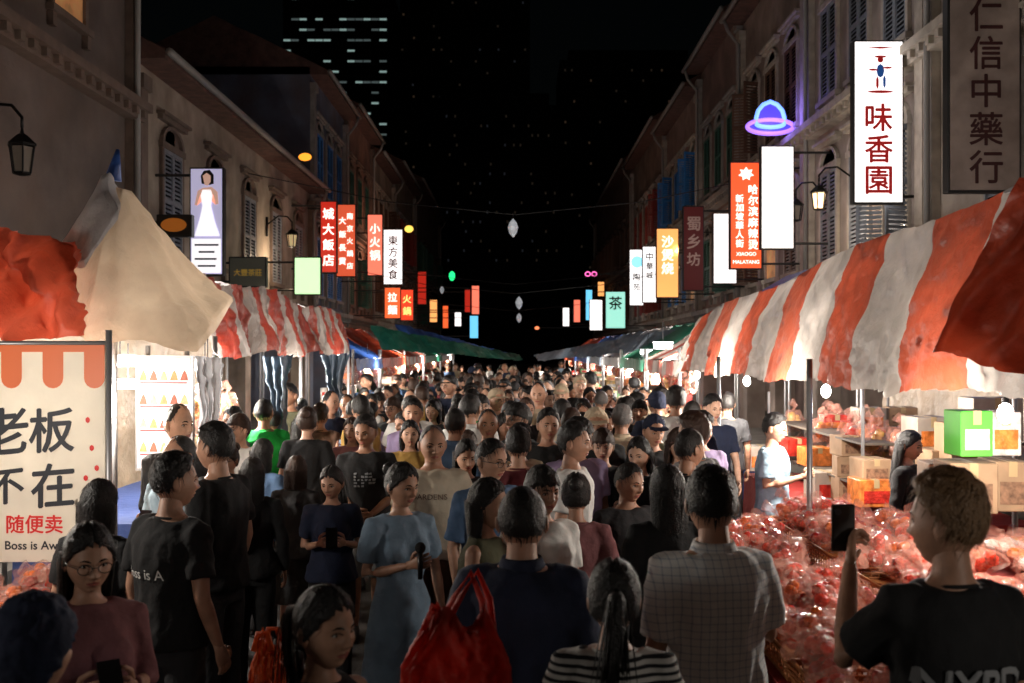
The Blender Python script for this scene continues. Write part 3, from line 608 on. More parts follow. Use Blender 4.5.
sign((630,250,643,305),38,WH,[('陶苑',633,272,640,292)],'white lit sign with round top, far right row',BT,blob(637,262,6,6,col_e('cyan',(.3,.8,1),1.2)))
sign((606,292,625,328),44,col_e('pale_green',(.35,.8,.65),1.1),[('茶',609,296,622,310,'h')],'pale green lit sign far along the right',BT)
sign((590,300,602,330),50,WH,None,'tiny white lit sign far along the right')
def lady(r,Y):
    sk=mat('poster_skin',(.75,.45,.35),.5,emit=.5); gw=mat('poster_gown',(.95,.93,.95),.5,emit=1)
    for nm,m,pts,dy in (('poster_hair',BT,[(-6,-42),(-3,-47),(3,-48),(7,-43),(7,-34),(3,-33),(-5,-34)],0),('poster_face',sk,[(-4,-42),(0,-45),(4,-42),(4,-36),(1,-32),(-2,-33)],.004),('poster_arm',sk,[(-4,-30),(5,-31),(11,-26),(12,-14),(9,-13),(7,-23),(-6,-24),(-10,-12),(-12,-13),(-9,-27)],.004),('poster_gown',gw,[(-4,-28),(4,-28),(6,-22),(4,-12),(8,4),(13,18),(-12,18),(-7,2),(-4,-12),(-6,-22)],.008)):
        g=G(); k=Y/1000; c=W(207,218,Y); vs=[(c.x+a*k,Y-.018-dy,c.z-b*k) for a,b in pts]; m0=[sum(q[i] for q in vs)/len(vs) for i in range(3)]; g.add(vs+[tuple(m0)],[(i,(i+1)%len(vs),len(vs)) for i in range(len(vs))]); O(nm,g,m,r)
    g=G(); a=W(192,273,Y); b=W(221,239,Y); g.box(a.x,b.x,Y-.02,Y-.014,a.z,b.z); O('lower_panel',g,gw,r)
    for j,(l,w_) in enumerate(((195,24),(199,16),(195,22),(198,18))):
        g=G(); a=W(l,246+j*7,Y); g.box(a.x,a.x+w_*Y/1000,Y-.024,Y-.021,a.z,a.z+.035); O('text_line',g,mat('grey_text',(.25,.25,.35),.5),r)
sign((191,169,222,274),18,col_e('lavender',(.5,.47,.68),.7),None,'tall lit poster sign of a figure in white gown, left side',None,lady)
sign((158,216,190,235),17.6,mat('black_board',(.02,.015,.012),.5),None,'small dark board with orange oval mark, left side',None,multi(blob(174,225,13,7,mat('orange_mark',(.55,.16,.02),.5,emit=.25)),blob(174,225,9,4,BT,n=4)))
sign((321,202,336,272),29,col_e('red1',(.5,.02,.01),.9),[('城大飯店',323,206,334,268)],'deep red vertical sign with four pale characters, left',WT)
sign((337,205,355,276),31,col_e('red2',(.7,.1,.04),.9),[('大飯長貢',339,214,346,268),('南京火鍋店',347,210,353,272)],'brown red sign with two columns beside the deep red one',WT)
sign((368,215,382,275),35,col_e('red3',(.95,.2,.12),1.2),[('小火锅',370,222,380,262)],'bright pinkish red vertical sign on the left',WT)
sign((384,230,402,284),37,WH,[('東方美食',388,235,398,280)],'white lit vertical sign with dark characters, left',mat('dk_red_text',(.15,.03,.02),.5))
sign((385,288,400,318),40,col_e('red4',(.9,.12,.03),1.2),[('拉麵',388,291,397,316)],'orange red sign under the white one, left',WT)
sign((401,290,413,320),43,col_e('red5',(.8,.06,.02),1.0),[('火鍋',403,293,411,317)],'small red sign right of the orange red one, left',YT)
sign((230,258,265,286),22,mat('grey_board',(.16,.17,.13),.7),[('大豐茶莊',234,264,262,281,'h')],'grey green board with gold characters above left stalls',mat('gold_text',(.5,.32,.06),.5,emit=.2))
sign((295,258,320,294),25,col_e('pale_lime',(.62,1,.5),1.2),None,'bright pale green lit box sign under the lantern, left')
for i,(q,c,l) in enumerate([((465,290,470,312),'red1','tiny deep red sign near street end, left'),((472,286,479,314),'red3','tiny bright red sign near street end, left'),((470,316,478,338),'cyan2','tiny cyan sign low near street end'),((586,290,592,320),'cyan2','tiny cyan sign right of the street end'),((418,272,426,304),'red1','small deep red sign midway down the left'),
 ((430,300,437,322),'amber','tiny amber sign beyond the deep red one, left'),((443,306,448,328),'red4','tiny orange sign beyond the amber one, left'),((455,312,461,326),'white','tiny white sign near the cyan one, left'),((574,300,580,322),'red3','tiny bright red sign right of the street end'),((563,308,569,326),'white','tiny white sign just right of the street end'),((598,282,604,296),'amber','tiny amber sign above the white one, far right')]):
    sign(q,52+i*1.6,col_e('cyan2',(.15,.6,.9),1.2) if c=='cyan2' else M['glow_'+c],None,l)
NE=col_e('violet_neon',(.34,.16,1),1.7); NB=col_e('blue_neon',(.14,.3,1),2.2)
Y=23; c=W(770,124,Y); r=thing('neon_sign','violet and blue neon sign shaped like a brimmed hat','neon sign',c); k=Y/1000
def ntube(nm,pts,m,rad=.05): g=G(); g.tube([c+V3((x*k,-.03,z*k)) for x,z in pts],rad,7); O(nm,g,m,r,True)
g=G(); pl=[(23*math.cos(a),7*math.sin(a)-3) for a in [PI+PI*i/14 for i in range(15)]]+[(15,3),(13,12),(8,19),(0,22),(-8,19),(-13,12),(-15,3)]; g.loft([[c+V3((x*k,yy,z*k)) for x,z in pl] for yy in (0,.03)]); O('back_plate',g,mat('hat_plate_glow',(.08,.06,.5),.5,emit=.6),r)  # backing emits too, painting the neon's glow between the tubes
ntube('brim_tube',[(23*math.cos(a),7*math.sin(a)-3) for a in [2*PI*i/30 for i in range(31)]],NE)
ntube('crown_tube',[(-14,0),(-14,6),(-12,13),(-7,19),(0,22),(7,19),(12,13),(14,6),(14,0)],NB)
ntube('band_tube',[(14*math.cos(a),0+3.5*math.sin(a)) for a in [PI+PI*i/12 for i in range(13)]],NB)
g=G(); g.tube([c+V3((22*k,0,0)),V3((6.5,Y,c.z))],.03,6); O('bracket',g,CASE,r)
plight(c.x,Y-.5,c.z,30,(.3,.2,1))
Y=47; c=W(591,274,Y); r=thing('neon_sign','tiny pink neon sign shaped like spectacles','neon sign',c)
for s in (-1,1): g=G(); g.tube([c+V3((s*.15+.12*math.cos(a),0,.1*math.sin(a))) for a in [2*PI*i/12 for i in range(13)]],.025,5); O('neon_tube',g,col_e('pink_neon',(1,.15,.5),2),r)
g=G(); g.tube([c,V3((6.5,Y,c.z))],.02,5); O('bracket',g,CASE,r)
def smalllight(px,py,Y,c,l,rx=.14,rz=.1):
    p=W(px,py,Y); s=1 if p.x>0 else -1; r=thing('flood_lamp',l,'lamp',p); g=G(); g.ell(p,(rx,.05,rz),10,6); O('lens',g,col_e('fl%d%d'%(px,py),c,1.6),r,True); g=G(); g.tube([p+V3((0,.05,0)),V3((s*6.45,Y,p.z+.1))],.025,6); O('bracket',g,CASE,r)
smalllight(305,157,30,(1,.35,.03),'orange lit lamp on the blue shuttered house wall',.2,.12)
smalllight(409,229,45,(1,.6,.1),'yellow lit lamp further along the left row',.2,.16)
smalllight(452,276,52,(.02,.9,.25),'green lit lamp on the left near the street end',.16,.25)
smalllight(537,328,60,(1,.25,.1),'small orange lamp at the street end')
wm=mat('wire',(.01,.01,.01),.6); om=mat('ornament',(.6,.65,.7),.4,emit=.3,var=.3)
for i,(px,py,Y,sz,l) in enumerate([(513,228,24,.2,'pale crystal shaped ornament hanging highest over the lane'),(519,303,34,.2,'bluish ornament on the wire lower down the lane'),(519,318,46,.2,'smallest ornament hung over the far lane'),(442,290,40,.14,'small ornament on the wire, left of the lane')]):
    c=W(px,py,Y); z=c.z+sz*1.6
    g=G(); g.tube([(-6.45,Y,z+1.0),(-3,Y,z+.3),(0,Y,z),(3,Y,z+.3),(6.45,Y,z+1.0)],.012,5); T('overhead_wire',g,wm,'thin black wire strung across above ornament %s'%['nearest','second','third','leftmost'][i],'wire','wires across the street')
    r=thing('hanging_ornament',l,'ornament',c); g=G(); g.loft([ring(c+V3((0,0,zz*sz)),EX,EY,a*sz,a*sz,6) for zz,a in ((-1.1,.05),(-.6,.45),(.1,.62),(.7,.4),(1.1,.05))]); O('ornament_body',g,om,r); g=G(); g.tube([c+V3((0,0,sz)),V3((c.x,Y,z+.05))],.008,4); O('cord',g,wm,r)
# ================================================================ market
POST=mat('steel_post',(.35,.35,.36),.4,metal=.5,var=.1)
RW=mat('tarp_red_white',(.6,.55,.5),.4,pat='u',col2=(.58,.11,.055),ps=.72,var=.22,vs=2.5,bump=1.,bs=6,trans=.4,dirt=.6)
RW2=mat('tarp_red_white_narrow',(.42,.37,.34),.42,pat='u',col2=(.38,.05,.03),ps=1.,var=.2,vs=2.5,bump=1.,bs=5,trans=.25,dirt=.75)
tarpc={'orange red':(.5,.065,.025),'rust':(.45,.06,.025),'blue':(.03,.1,.36),'green':(.015,.16,.1),'cream':(.56,.44,.32),'white':(.45,.45,.47),'grey blue':(.14,.19,.25),'dark green':(.012,.12,.08)}
def tp(k): return mat('tarp_'+k.replace(' ','_'),tarpc[k],.45,var=.2,vs=2,bump=1.,bs=5,trans=.2,dirt=.4)
def sheetg(f,nu,nv,wr=.03,seed=0,ul=1.):
    vs=[];uv=[];fs=[]
    for j in range(nv+1):
        for i in range(nu+1):
            u,v=i/nu,j/nv; p=V3(f(u,v)); n=wr*(noise.noise(V3((p.x*2+seed,p.y*2,p.z*2)))+.7*(1-2*abs(noise.noise(V3((p.x*3+p.z*2,p.y*3+seed,p.z*3-p.y*2)))))+.5*(1-2*abs(noise.noise(V3((p.x*7-p.z*5,p.y*7+seed,p.z*7+p.y*4))))))
            vs.append(p+V3((n*.8,n*.4,n*.5))); uv.append((u*ul+n*.4,v))
    for j in range(nv):
        for i in range(nu): a=j*(nu+1)+i; fs.append((a,a+1,a+nu+2,a+nu+1))
    g=G(); g.add(vs,fs); return g,uv
def sheet(name,f,nu,nv,m,parent=None,wr=.03,seed=0,ul=1.,label=None,cat='awning',group=None):
    g,uv=sheetg(f,nu,nv,wr,seed,ul); o=O(name,g,m,parent,True); l=o.data.uv_layers.new(name='UVMap'); a=np.zeros(len(o.data.loops),dtype=np.int32); o.data.loops.foreach_get('vertex_index',a); l.data.foreach_set('uv',np.array(uv)[a].ravel())
    if label: tag(o,label,cat,group)
    return o
def bil(a,b,c,d,sag=0,sc=0,ns=4,tsc=0):
    a,b,c,d=map(V3,(a,b,c,d))
    def f(u,v):
        p=a.lerp(b,u).lerp(d.lerp(c,u),v); p.z-=sag*math.sin(PI*v)+sc*(1-v)*abs(math.sin(PI*u*ns))+tsc*v*abs(math.sin(PI*u*ns+.6)); return p
    return f
r=thing('market_awning','long red and white striped awning over the right stalls','awning',(2.6,8,0),'striped awnings')
def curt(u,v):
    y=4.3+9.4*u; zt=3.12-.40*u-.03*math.sin(u*14); zb=2.02-.05*u+.02*math.sin(u*23)
    fold=.035*math.sin(y*4.3+1.2*v)*(1-v)**1.5+.02*math.sin(y*9+v*4)*(1-v)
    return (2.2+.30*v-.05*math.sin(PI*v)+fold,y+.12*v+.03*math.sin(v*8+y),zb+(zt-zb)*v)
sheet('tarp',curt,320,34,RW,r,.05,1,8.6)
sheet('back_tarp',bil((2.52,4.3,3.10),(2.52,13.7,2.7),(3.7,13.7,3.28),(3.7,4.3,3.36),.04),60,10,tp('blue'),r,.04,2)
sheet('rear_tarp',bil((3.72,4.3,3.34),(3.72,13.7,3.26),(5.0,13.7,2.5),(5.0,4.3,2.5),.04),50,10,tp('blue'),r,.05,2)
for x,y in ((2.27,4.4),(2.15,7.3),(2.2,10.8),(3.9,4.6),(3.75,10.8),(3.8,7.6)):
    g=G(); g.tube([(x,y,0),(x,y,2.2 if x<3 else 3.1)],.022,10); g.box(x-.06,x+.06,y-.06,y+.06,0,.012); O('post',g,POST,r,True)
sheet('hanging_tarp',lambda u,v:(lambda a,b,Y:(X(a,Y),Y+.07*math.sin(u*9+v*4)+.04*math.sin(u*19-v*5),Z(b,Y)))(930+150*u+(1015-930)*v*(1-u)+20*v*u,352+70*u-(172+60*u)*v-14*math.sin(PI*u)*(1-v),4.25),60,60,tp('orange red'),None,.045,5,1,'orange red tarp hanging in folds at the right edge','tarp')
def canopy(cx,cy,az,pts,m,label,seed,r0=.05,val=.12,pole=True):
    r=thing('canvas_cover',label,'cover',(cx,cy,0)); n=len(pts); K=30; rs=[]; NN=n*18
    for j in range(K+1):
        v=j/K; row=[]
        for i in range(NN):
            a=i/18; k=int(a)%n; f=a-int(a); f2=f*f*(3-2*f); p=V3(pts[k]).lerp(V3(pts[(k+1)%n]),f2*.5+f*.5)
            vv=min(1,v*1.12); q=V3((cx,cy,az)).lerp(p,vv**1.05)
            ba=math.atan2(q.y-cy,q.x-cx); q.x+=math.cos(ba)*r0*(1-vv); q.y+=math.sin(ba)*r0*(1-vv)
            q.z=az+(p.z-az)*(vv**.85)-(max(0,v*1.12-1)/.12)*val*(1+.4*math.sin(a*5+seed))
            w=.10*v*noise.noise(V3((q.x*1.6+seed,q.y*1.6,q.z*1.4)))+.045*(1-2*abs(noise.noise(V3((q.x*3+seed,q.y*3,q.z*1.2)))))*(v+.2)+.02*(1-2*abs(noise.noise(V3((q.x*8+seed,q.y*8,q.z*4)))))
            q+=V3((w*.6,-w*.5,w)); row.append(q)
        rs.append(row)
    g=G(); g.loft(rs,False); g.f.append(tuple(range(NN))); g.m.append(0); O('canopy',g,m,r,True)
    if pole: g=G(); g.tube([(cx,cy,0),(cx,cy,az-.1)],.025,10); O('pole',g,POST,r,True)
canopy(X(114,7.2),7.2,Z(186,7.2),[W(85,330,6.6),W(196,345,6.6),W(232,298,7.4),W(190,290,8.2),W(90,285,8.2),W(50,288,7.2)],tp('cream'),'bulky cream canvas cover with wrapped peak at the left',1,.09,.07)
canopy(X(106,7.05),7.05,Z(175,7.05),[W(46,262,6.9),W(84,262,6.7),W(116,214,6.8),W(122,200,7.3),W(70,240,7.6)],tp('white'),'crumpled white plastic wrapped round the cream cover peak',4,.03,.05,False)
g=G(); cc=W(113,180,7.2); g.tube([cc,cc+V3((.02,0,.12)),cc+V3((.035,0,.22))],[.06,.035,.012],10); T('cloth_knot',g,tp('blue'),'blue rag knotted on the peak of the cream cover','cloth',None,True)
sheet('hanging_tarp',lambda u,v:(lambda a,b,Y:(X(a,Y),Y+.08*math.sin(u*30+v*5)+.05*math.sin(u*60-v*7)+.5*v,Z(b,Y)))(-260+338*u-48*u*v,342-(130-25*u**3)*v,6.15),110,34,tp('rust'),None,.07,8,1,'orange red tarp at the left edge above the banner','tarp')
Y=6.0; r=thing('stall_banner','white banner with big dark characters and printed orange scallops','banner',(-2.9,6,1.0))
z0,z1=Z(562,Y),Z(345,Y); x0,x1=-4.2,X(105,Y); g=G(); g.box(x0,x1,Y,Y+.01,z0,z1); O('panel',g,mat('banner_white',(.78,.74,.66),.6,var=.06,bump=.2,bs=5,trans=.35),r)
g=G(); w=(x1-x0)/14
for i in range(14):
    if i%2==0: continue
    a=x0+i*w; g.add([(a,Y-.004,z1),(a+w,Y-.004,z1),(a+w,Y-.004,Z(378,Y))]+[(a+w/2+w/2*math.cos(t),Y-.004,Z(378,Y)-w*.5*math.sin(t)) for t in [PI*k/8 for k in range(1,8)]]+[(a,Y-.004,Z(378,Y))],[tuple(range(11))])
g.box(x0,x1,Y-.008,Y-.005,Z(352,Y),z1); O('scallops',g,mat('print_orange',(.85,.2,.07),.5),r)
g=G()
for t,a,b,c,d,sl in (('老',-18,404,28,458,.1),('板',30,406,74,454,.06),('不',-12,464,24,510,.12),('在',32,462,74,508,.08)): put(g,t,X(a,Y),X(c,Y),Z(d,Y),Z(b,Y),Y-.004,'h',.018,sl)
O('lettering',g,mat('ink',(.03,.035,.045),.6),r); g=G(); put(g,'随便卖',X(4,Y),X(66,Y),Z(533,Y),Z(515,Y),Y-.004); O('small_lettering',g,RT,r)
g=G(); put(g,'Boss is Away',X(-2,Y),X(76,Y),Z(552,Y),Z(541,Y),Y-.004); O('small_lettering',g,mat('ink',(0,0,0)),r)
for px,py in ((88,420),(92,448),(86,478),(95,500),(84,530),(97,468)): g=G(); g.ell((X(px,Y),Y-.004,Z(py,Y)),(.014,.003,.018),8,4); O('printed_dot',g,RT,r)
g=G(); g.tube([(x1+.015,Y+.02,0),(x1+.015,Y+.02,Z(330,Y))],.02,8); O('frame_post',g,POST,r,True); g=G(); g.tube([(x0,Y+.02,z1+.01),(x1,Y+.02,z1+.01)],.015,8); O('frame_rail',g,POST,r,True)
Y=8.0; r=thing('menu_board','glowing white menu board with rows of snack pictures','sign',W(163,470,Y)); a=W(138,468,Y); b=W(190,358,Y)
g=G(); g.box(a.x-.02,b.x+.02,Y,Y+.06,a.z-.02,b.z+.02); O('casing',g,POST,r); g=G(); g.box(a.x,b.x,Y-.01,Y-.002,a.z,b.z); O('face',g,col_e('menu',(.9,.8,.85),.5),r)
FM=[mat('food%d'%i,c,.6,emit=.25,var=.3,vs=40) for i,c in enumerate([(.6,.25,.1),(.35,.1,.06),(.65,.42,.22)])]
for j in range(4):
    for i in range(5):
        g=G(); x=a.x+.045+i*.082; z=b.z-.15-j*.19; m=FM[(i+j)%3]; g.add([(x-.034,Y-.013,z-.03),(x+.034,Y-.013,z-.03),(x+.022,Y-.013,z+.02),(x+.004,Y-.013,z+.055),(x-.012,Y-.013,z+.03)],[(0,1,2,3,4)]); O('snack_picture',g,m,r)
    g=G(); g.box(a.x+.02,b.x-.02,Y-.014,Y-.0105,b.z-.205-j*.19,b.z-.192-j*.19); O('price_strip',g,mat('strip_red',(.4,.03,.03),.5,emit=.2),r)
for q in (a.x+.05,b.x-.05): g=G(); g.tube([(q,Y+.08,0),(q,Y+.08,b.z+.1)],.02,8); O('stand_leg',g,POST,r,True)
r=thing('market_awning','red and white striped awning over the left stalls','awning',(-3.2,13,0),'striped awnings')
def curt2(u,v):
    y=9.4+7.8*u; zt=3.0-.12*u-.05*math.sin(u*13); zb=2.2-.04*math.sin(u*18)
    return (-2.85-.22*v+.05*math.sin(y*5+2*v)*(1-v),y+.1*v+.05*math.sin(v*7+y),zb+(zt-zb)*v)
sheet('tarp',curt2,220,22,RW2,r,.065,3,10.0)
sheet('back_tarp',bil((-3.08,9.4,2.98),(-3.08,17.2,2.86),(-5.2,17.2,2.5),(-5.2,9.4,2.5),.05),40,10,tp('white'),r,.04,2)
for x,y in ((-2.85,9.5),(-2.85,13.3),(-2.85,17.1),(-4.9,9.6),(-4.9,17)):
    g=G(); g.tube([(x,y,0),(x,y,2.4)],.024,10); O('post',g,POST,r,True)
for px,w,Y,k,l in ((275,30,10.2,'grey blue','grey blue cloth hanging from left striped awning'),(332,30,12.5,'grey blue','second grey blue cloth hanging farther along left awning'),(206,34,8.8,'white','pale plastic sheet bunched beside the menu board')):
    sheet('hanging_cloth',lambda u,v:(X(px,Y)+(u-.5)*w*Y/1000*(.55+.3*v+.2*math.cos(v*5)),Y+.07*math.sin(u*20+v*2),(1.0+1.2*v)),40,30,tp(k),None,.05,px,1,l,'cloth')
CARD=mat('cardboard',(.34,.22,.13),.85,var=.2,vs=6); TAPE=mat('tape',(.45,.33,.18),.3)
GCOL={'red':(.5,.03,.02),'gold':(.55,.33,.08),'orange':(.62,.18,.04),'green':(.08,.3,.1),'pink':(.5,.16,.2),'white':(.55,.53,.5),'blue':(.08,.18,.4)}
def gm(k): return mat('pack_'+k,GCOL[k],.3,var=.5,vs=14,bump=.4,bs=40,coat=.3)
def box_thing(x,y,z,w,d,h,m,label,rz=0,group='cartons stacked in the stalls',name='carton',cat='box'):
    r=thing(name,label,cat,(x,y,z),group); r.rotation_euler=(0,0,rz)
    g=G(); g.box(-w/2,w/2,-d/2,d/2,0,h); o=inst('carton_body',g.mesh('carton',[m]),r); bv=o.modifiers.new('b','BEVEL'); bv.width=.006
    g=G(); g.box(-.025,.025,-d/2-.002,d/2+.002,h*.7,h+.002); inst('tape',g.mesh('tape',[TAPE]),r)
    g=G(); g.box(-w*.38,w*.38,-d/2-.0035,-d/2-.001,h*.15,h*.6); inst('printed_panel',g.mesh('printed_panel',[gm(R.choice(['white','red','orange']))]) if m is not CARD else g.mesh('printed_panel',[mat('card_print',(.22,.12,.07),.8,var=.5,vs=30)]),r); return r
CLR_=mat('cellophane',(.85,.42,.32),.12,alpha=.22,bump=.5,bs=40,coat=.5)
pk=[]
for i in range(5):
    rr=random.Random(i); g=G()
    for q in range(6): g.ell((rr.uniform(-.03,.03),rr.uniform(-.04,.04),rr.uniform(.018,.045)),(.026*rr.uniform(.8,1.25),.024*rr.uniform(.8,1.3),.02),8,6,.06)
    g.mi=1; rs=[]
    for j in range(9):
        u=j/8; w=.064*(.7+.4*math.sin(PI*u))*(1.1 if j in(0,8) else 1); t=.04*math.sin(PI*min(1,max(.06,u)))**.6 if 0<j<8 else .003
        rs.append([V3(((w+rr.uniform(-.008,.008))*math.cos(a),-.075+.15*u,.032+t*math.sin(a)+rr.uniform(-.008,.008))) for a in [2*PI*q/12 for q in range(12)]])
    g.loft(rs); g.tube([(0,.075,.03),(.012,.10,.045),(-.02,.13,.05)],[.012,.02,.03],7); pk.append(g)
PK=[g.mesh('packet',[gm('red'),CLR_],False) for g in pk]
cell={k:mat('cello_'+k,c,.22,var=.4,vs=30,coat=.6) for k,c in (('red',(.6,.03,.012)),('orange',(.7,.14,.02)),('dark red',(.32,.012,.008)))}
def packets(n,x0,x1,y0,y1,z,label,zr=.1,sc=1.):
    for i in range(n):
        k=R.choices(['red','orange','dark red'],[6,2.5,2])[0]; x=R.uniform(x0,x1); y=R.uniform(y0,y1)
        o=inst('snack_packet',PK[i%5],None,(x,y,z+R.uniform(0,zr)),(R.uniform(-.6,.6),R.uniform(-.6,.6),R.uniform(0,6.3)),(sc,sc,sc*1.2),cell[k]); tag(o,f'clear packet of small {k} sweets heaped {label}','packet','snack packets heaped on the stalls')
BASK=mat('basket',(.42,.16,.05),.6,var=.25,vs=12)
def basket(x,y,z,w,d,h,label):
    r=thing('basket',label,'basket',(x,y,z),'shallow baskets on the right table'); g=G(); g.box(-w/2,w/2,-d/2,d/2,0,.012)
    inst('base',g.mesh('base',[BASK]),r); g=G(); n=14
    for k in range(4):
        zz=.02+k*(h-.03)/3
        g.tube([(-w/2,-d/2,zz),(w/2,-d/2,zz),(w/2+.01*k,d/2,zz),(-w/2-.01*k,d/2,zz),(-w/2,-d/2,zz)],.007,5)
    for i in range(n+1):
        for s in (-1,1): a=-w/2+w*i/n; g.tube([(a,s*d/2,.01),(a,s*(d/2+.005),h)],.005,4); a=-d/2+d*i/n; g.tube([(s*w/2,a,.01),(s*(w/2+.005),a,h)],.005,4)
    inst('lattice',g.mesh('lattice',[BASK]),r); g=G(); g.tube([(-w/2,-d/2,h),(w/2,-d/2,h),(w/2,d/2,h),(-w/2,d/2,h),(-w/2,-d/2,h)],.013,7); inst('rim',g.mesh('rim',[BASK],True),r)
def table(x0,x1,y0,y1,z,m,label):
    r=thing('market_table',label,'table',((x0+x1)/2,(y0+y1)/2,0),'stall tables'); g=G(); g.box(x0,x1,y0,y1,z-.04,z); O('table_top',g,CARD,r)
    for x in (x0+.06,x1-.06):
        for y in (y0+.06,y1-.06): g=G(); g.tube([(x,y,0),(x,y,z-.04)],.02,6); O('leg',g,POST,r)
    n=40; per=[]
    for i in range(n):
        t=i/n*4; s=int(t); f=t-s; per.append([(x0+(x1-x0)*f,y0),(x1,y0+(y1-y0)*f),(x1-(x1-x0)*f,y1),(x0,y1-(y1-y0)*f)][s])
    g=G(); cx,cy=(x0+x1)/2,(y0+y1)/2
    rs=[[V3((cx+(a-cx)*(1+e)+ (.015*math.sin(i*1.7) if k else 0),cy+(b-cy)*(1+e)+(.015*math.cos(i*2.1) if k else 0),zz)) for i,(a,b) in enumerate(per)] for k,(zz,e) in enumerate(((z+.004,.012),(z-.25,.02),(.2,.03)))]
    g.loft(rs,False); g.box(x0-.008,x1+.008,y0-.008,y1+.008,z+.001,z+.005); O('table_cloth',g,m,r); return r
CLR=mat('cloth_table_red',(.3,.02,.015),.8,bump=.3,bs=10); CLB=mat('cloth_table_blue',(.03,.06,.2),.7,bump=.3,bs=10)
table(1.2,2.7,3.7,7.8,.74,CLR,'long table with red cloth under the baskets at right')
on=['first','second','third','fourth','fifth']
for j in range(5):
    for i in range(2):
        x=1.58+i*.74; y=4.1+j*.82; zz=.75+.1*i
        basket(x,y,zz,.68,.74,.12,'shallow brown basket of packets, %s row from the front, %s side'%(on[j],['lane','inner'][i]))
        packets(24,x-.29,x+.29,y-.33,y+.33,zz+.03,'in %s row %s basket'%(on[j],['lane','inner'][i]),.2,1.4)
table(-3.7,-2.35,3.9,5.85,.74,CLR,'table with red cloth beside the white banner at left'); packets(34,-2.85,-2.35,4.2,5.75,.76,'on the left table below the banner',.2,1.3)
table(2.75,3.6,4.9,6.4,.95,CLR,'small raised table with red cloth at far right')
for i in range(14): o=inst('goods_bag',PK[i%5],None,(2.82+R.uniform(0,.3),4.95+i*.1,.97+R.uniform(0,.08)),(R.uniform(-.4,.4),R.uniform(-.4,.4),R.uniform(0,6)),(1.7,1.7,1.7),gm(R.choice(['red','gold','white','orange']))); tag(o,'plastic goods bag piled on the small raised red table','bag','bags piled on the raised table')
gn=mat('green_box',(.1,.5,.06),.4,var=.1)
box_thing(X(968,6.0),6.0,Z(455,6),.2,.2,.27,gn,'bright green gift box on top of cartons at far right',.1,None); box_thing(X(1003,6.0),6.05,Z(455,6),.18,.2,.26,gm('white'),'white gift box beside the bright green one',-.05,None)
WHC=mat('white_card',(.42,.36,.3),.8,var=.2,vs=5)
for i,(px,py,Y,w,h,m,l) in enumerate([(965,510,6.1,.28,.3,CARD,'brown carton under the green gift box'),(1003,508,6.15,.2,.3,CARD,'brown carton under the white gift box'),(938,500,6.8,.2,.26,CARD,'brown carton left of the gift boxes'),
 (850,455,10,.3,.2,CARD,'topmost brown carton behind the stallholder'),(850,475,10,.3,.2,CARD,'brown carton under the topmost behind the stallholder'),(850,500,10,.3,.25,CARD,'lowest brown carton behind the stallholder'),
 (885,470,10.2,.34,.2,gm('gold'),'gold printed carton right of the brown stack'),(885,495,10.2,.34,.25,CARD,'brown carton under the gold printed one'),(825,500,10.4,.34,.3,WHC,'pale carton low behind the stallholder'),(815,465,11,.3,.2,gm('orange'),'orange carton above the pale low one'),
 (795,455,11.6,.3,.2,gm('red'),'red carton at the back near the posts'),(940,478,8.6,.3,.25,CARD,'carton beside the person with long dark hair'),(990,440,8.2,.4,.35,WHC,'pale carton high at the far right'),(900,425,11,.3,.2,CARD,'brown carton high at the back right'),(868,430,11,.3,.25,WHC,'pale carton high behind the brown stack'),
 (835,432,11.2,.3,.2,gm('red'),'red carton high behind the stallholder'),(925,450,8.9,.3,.3,WHC,'pale carton behind the long haired person'),(962,470,8.4,.34,.4,CARD,'tall brown carton behind the gift boxes'),(760,470,12.2,.34,.3,WHC,'pale carton at the back left of the posts'),(782,500,12,.34,.3,CARD,'brown carton at the back by the posts'),
 (870,505,8.9,.3,.24,gm('orange'),'orange carton low left of the long haired person'),(870,480,9.0,.26,.2,CARD,'small brown carton above the orange low one')]):
    box_thing(X(px,Y),Y,Z(py,Y),w,.3,h,m,l,R.uniform(-.15,.15))
table(2.9,4.6,8.8,12.6,.72,CLR,'back table with red cloth holding cartons on the right')
r=thing('storage_rack','metal rack behind the cartons on the right','shelf',(3.9,10.5,0))
for z in (.9,1.3,1.7): g=G(); g.box(3.2,4.7,9.2,12.6,z-.31,z-.29); O('shelf',g,mat('dark_shelf',(.1,.08,.06),.7),r)
for x in (3.2,4.7):
    for y in (9.2,12.6): g=G(); g.tube([(x,y,0),(x,y,1.75)],.018,6); O('upright',g,POST,r)
for z,w_ in ((1.0,'lower'),(1.4,'upper')):
    for i in range(16):
        k=R.choice(['red','gold','orange','pink','white','green']); o=inst('goods_bag',PK[i%5],None,(3.35+R.uniform(0,.5),9.3+i*.2,z),(PI/2+R.uniform(-.2,.2),0,R.uniform(-.5,.5)),(1.8,1.8,1.8),gm(k)); tag(o,'%s bag standing on the %s rack shelf behind the cartons'%(k,w_),'bag','bags standing on the metal rack')
# goods rail beside the left menu board
for i in range(18):
    k=R.choice(['red','gold','orange','white','green','pink']); o=inst('hanging_packet',PK[i%5],None,(-3.0-.02*(i%3),8.5+(i%9)*.28,1.35+.35*(i//9)),(PI/2,0,R.uniform(-.5,.5)),(1.7,1.7,1.7),gm(k)); tag(o,'%s packet hung on the left stall behind the menu board'%k,'packet','packets hung on the left stall')
table(-4.2,-3.0,8.4,11.2,.8,CLB,'left stall table behind the menu board')
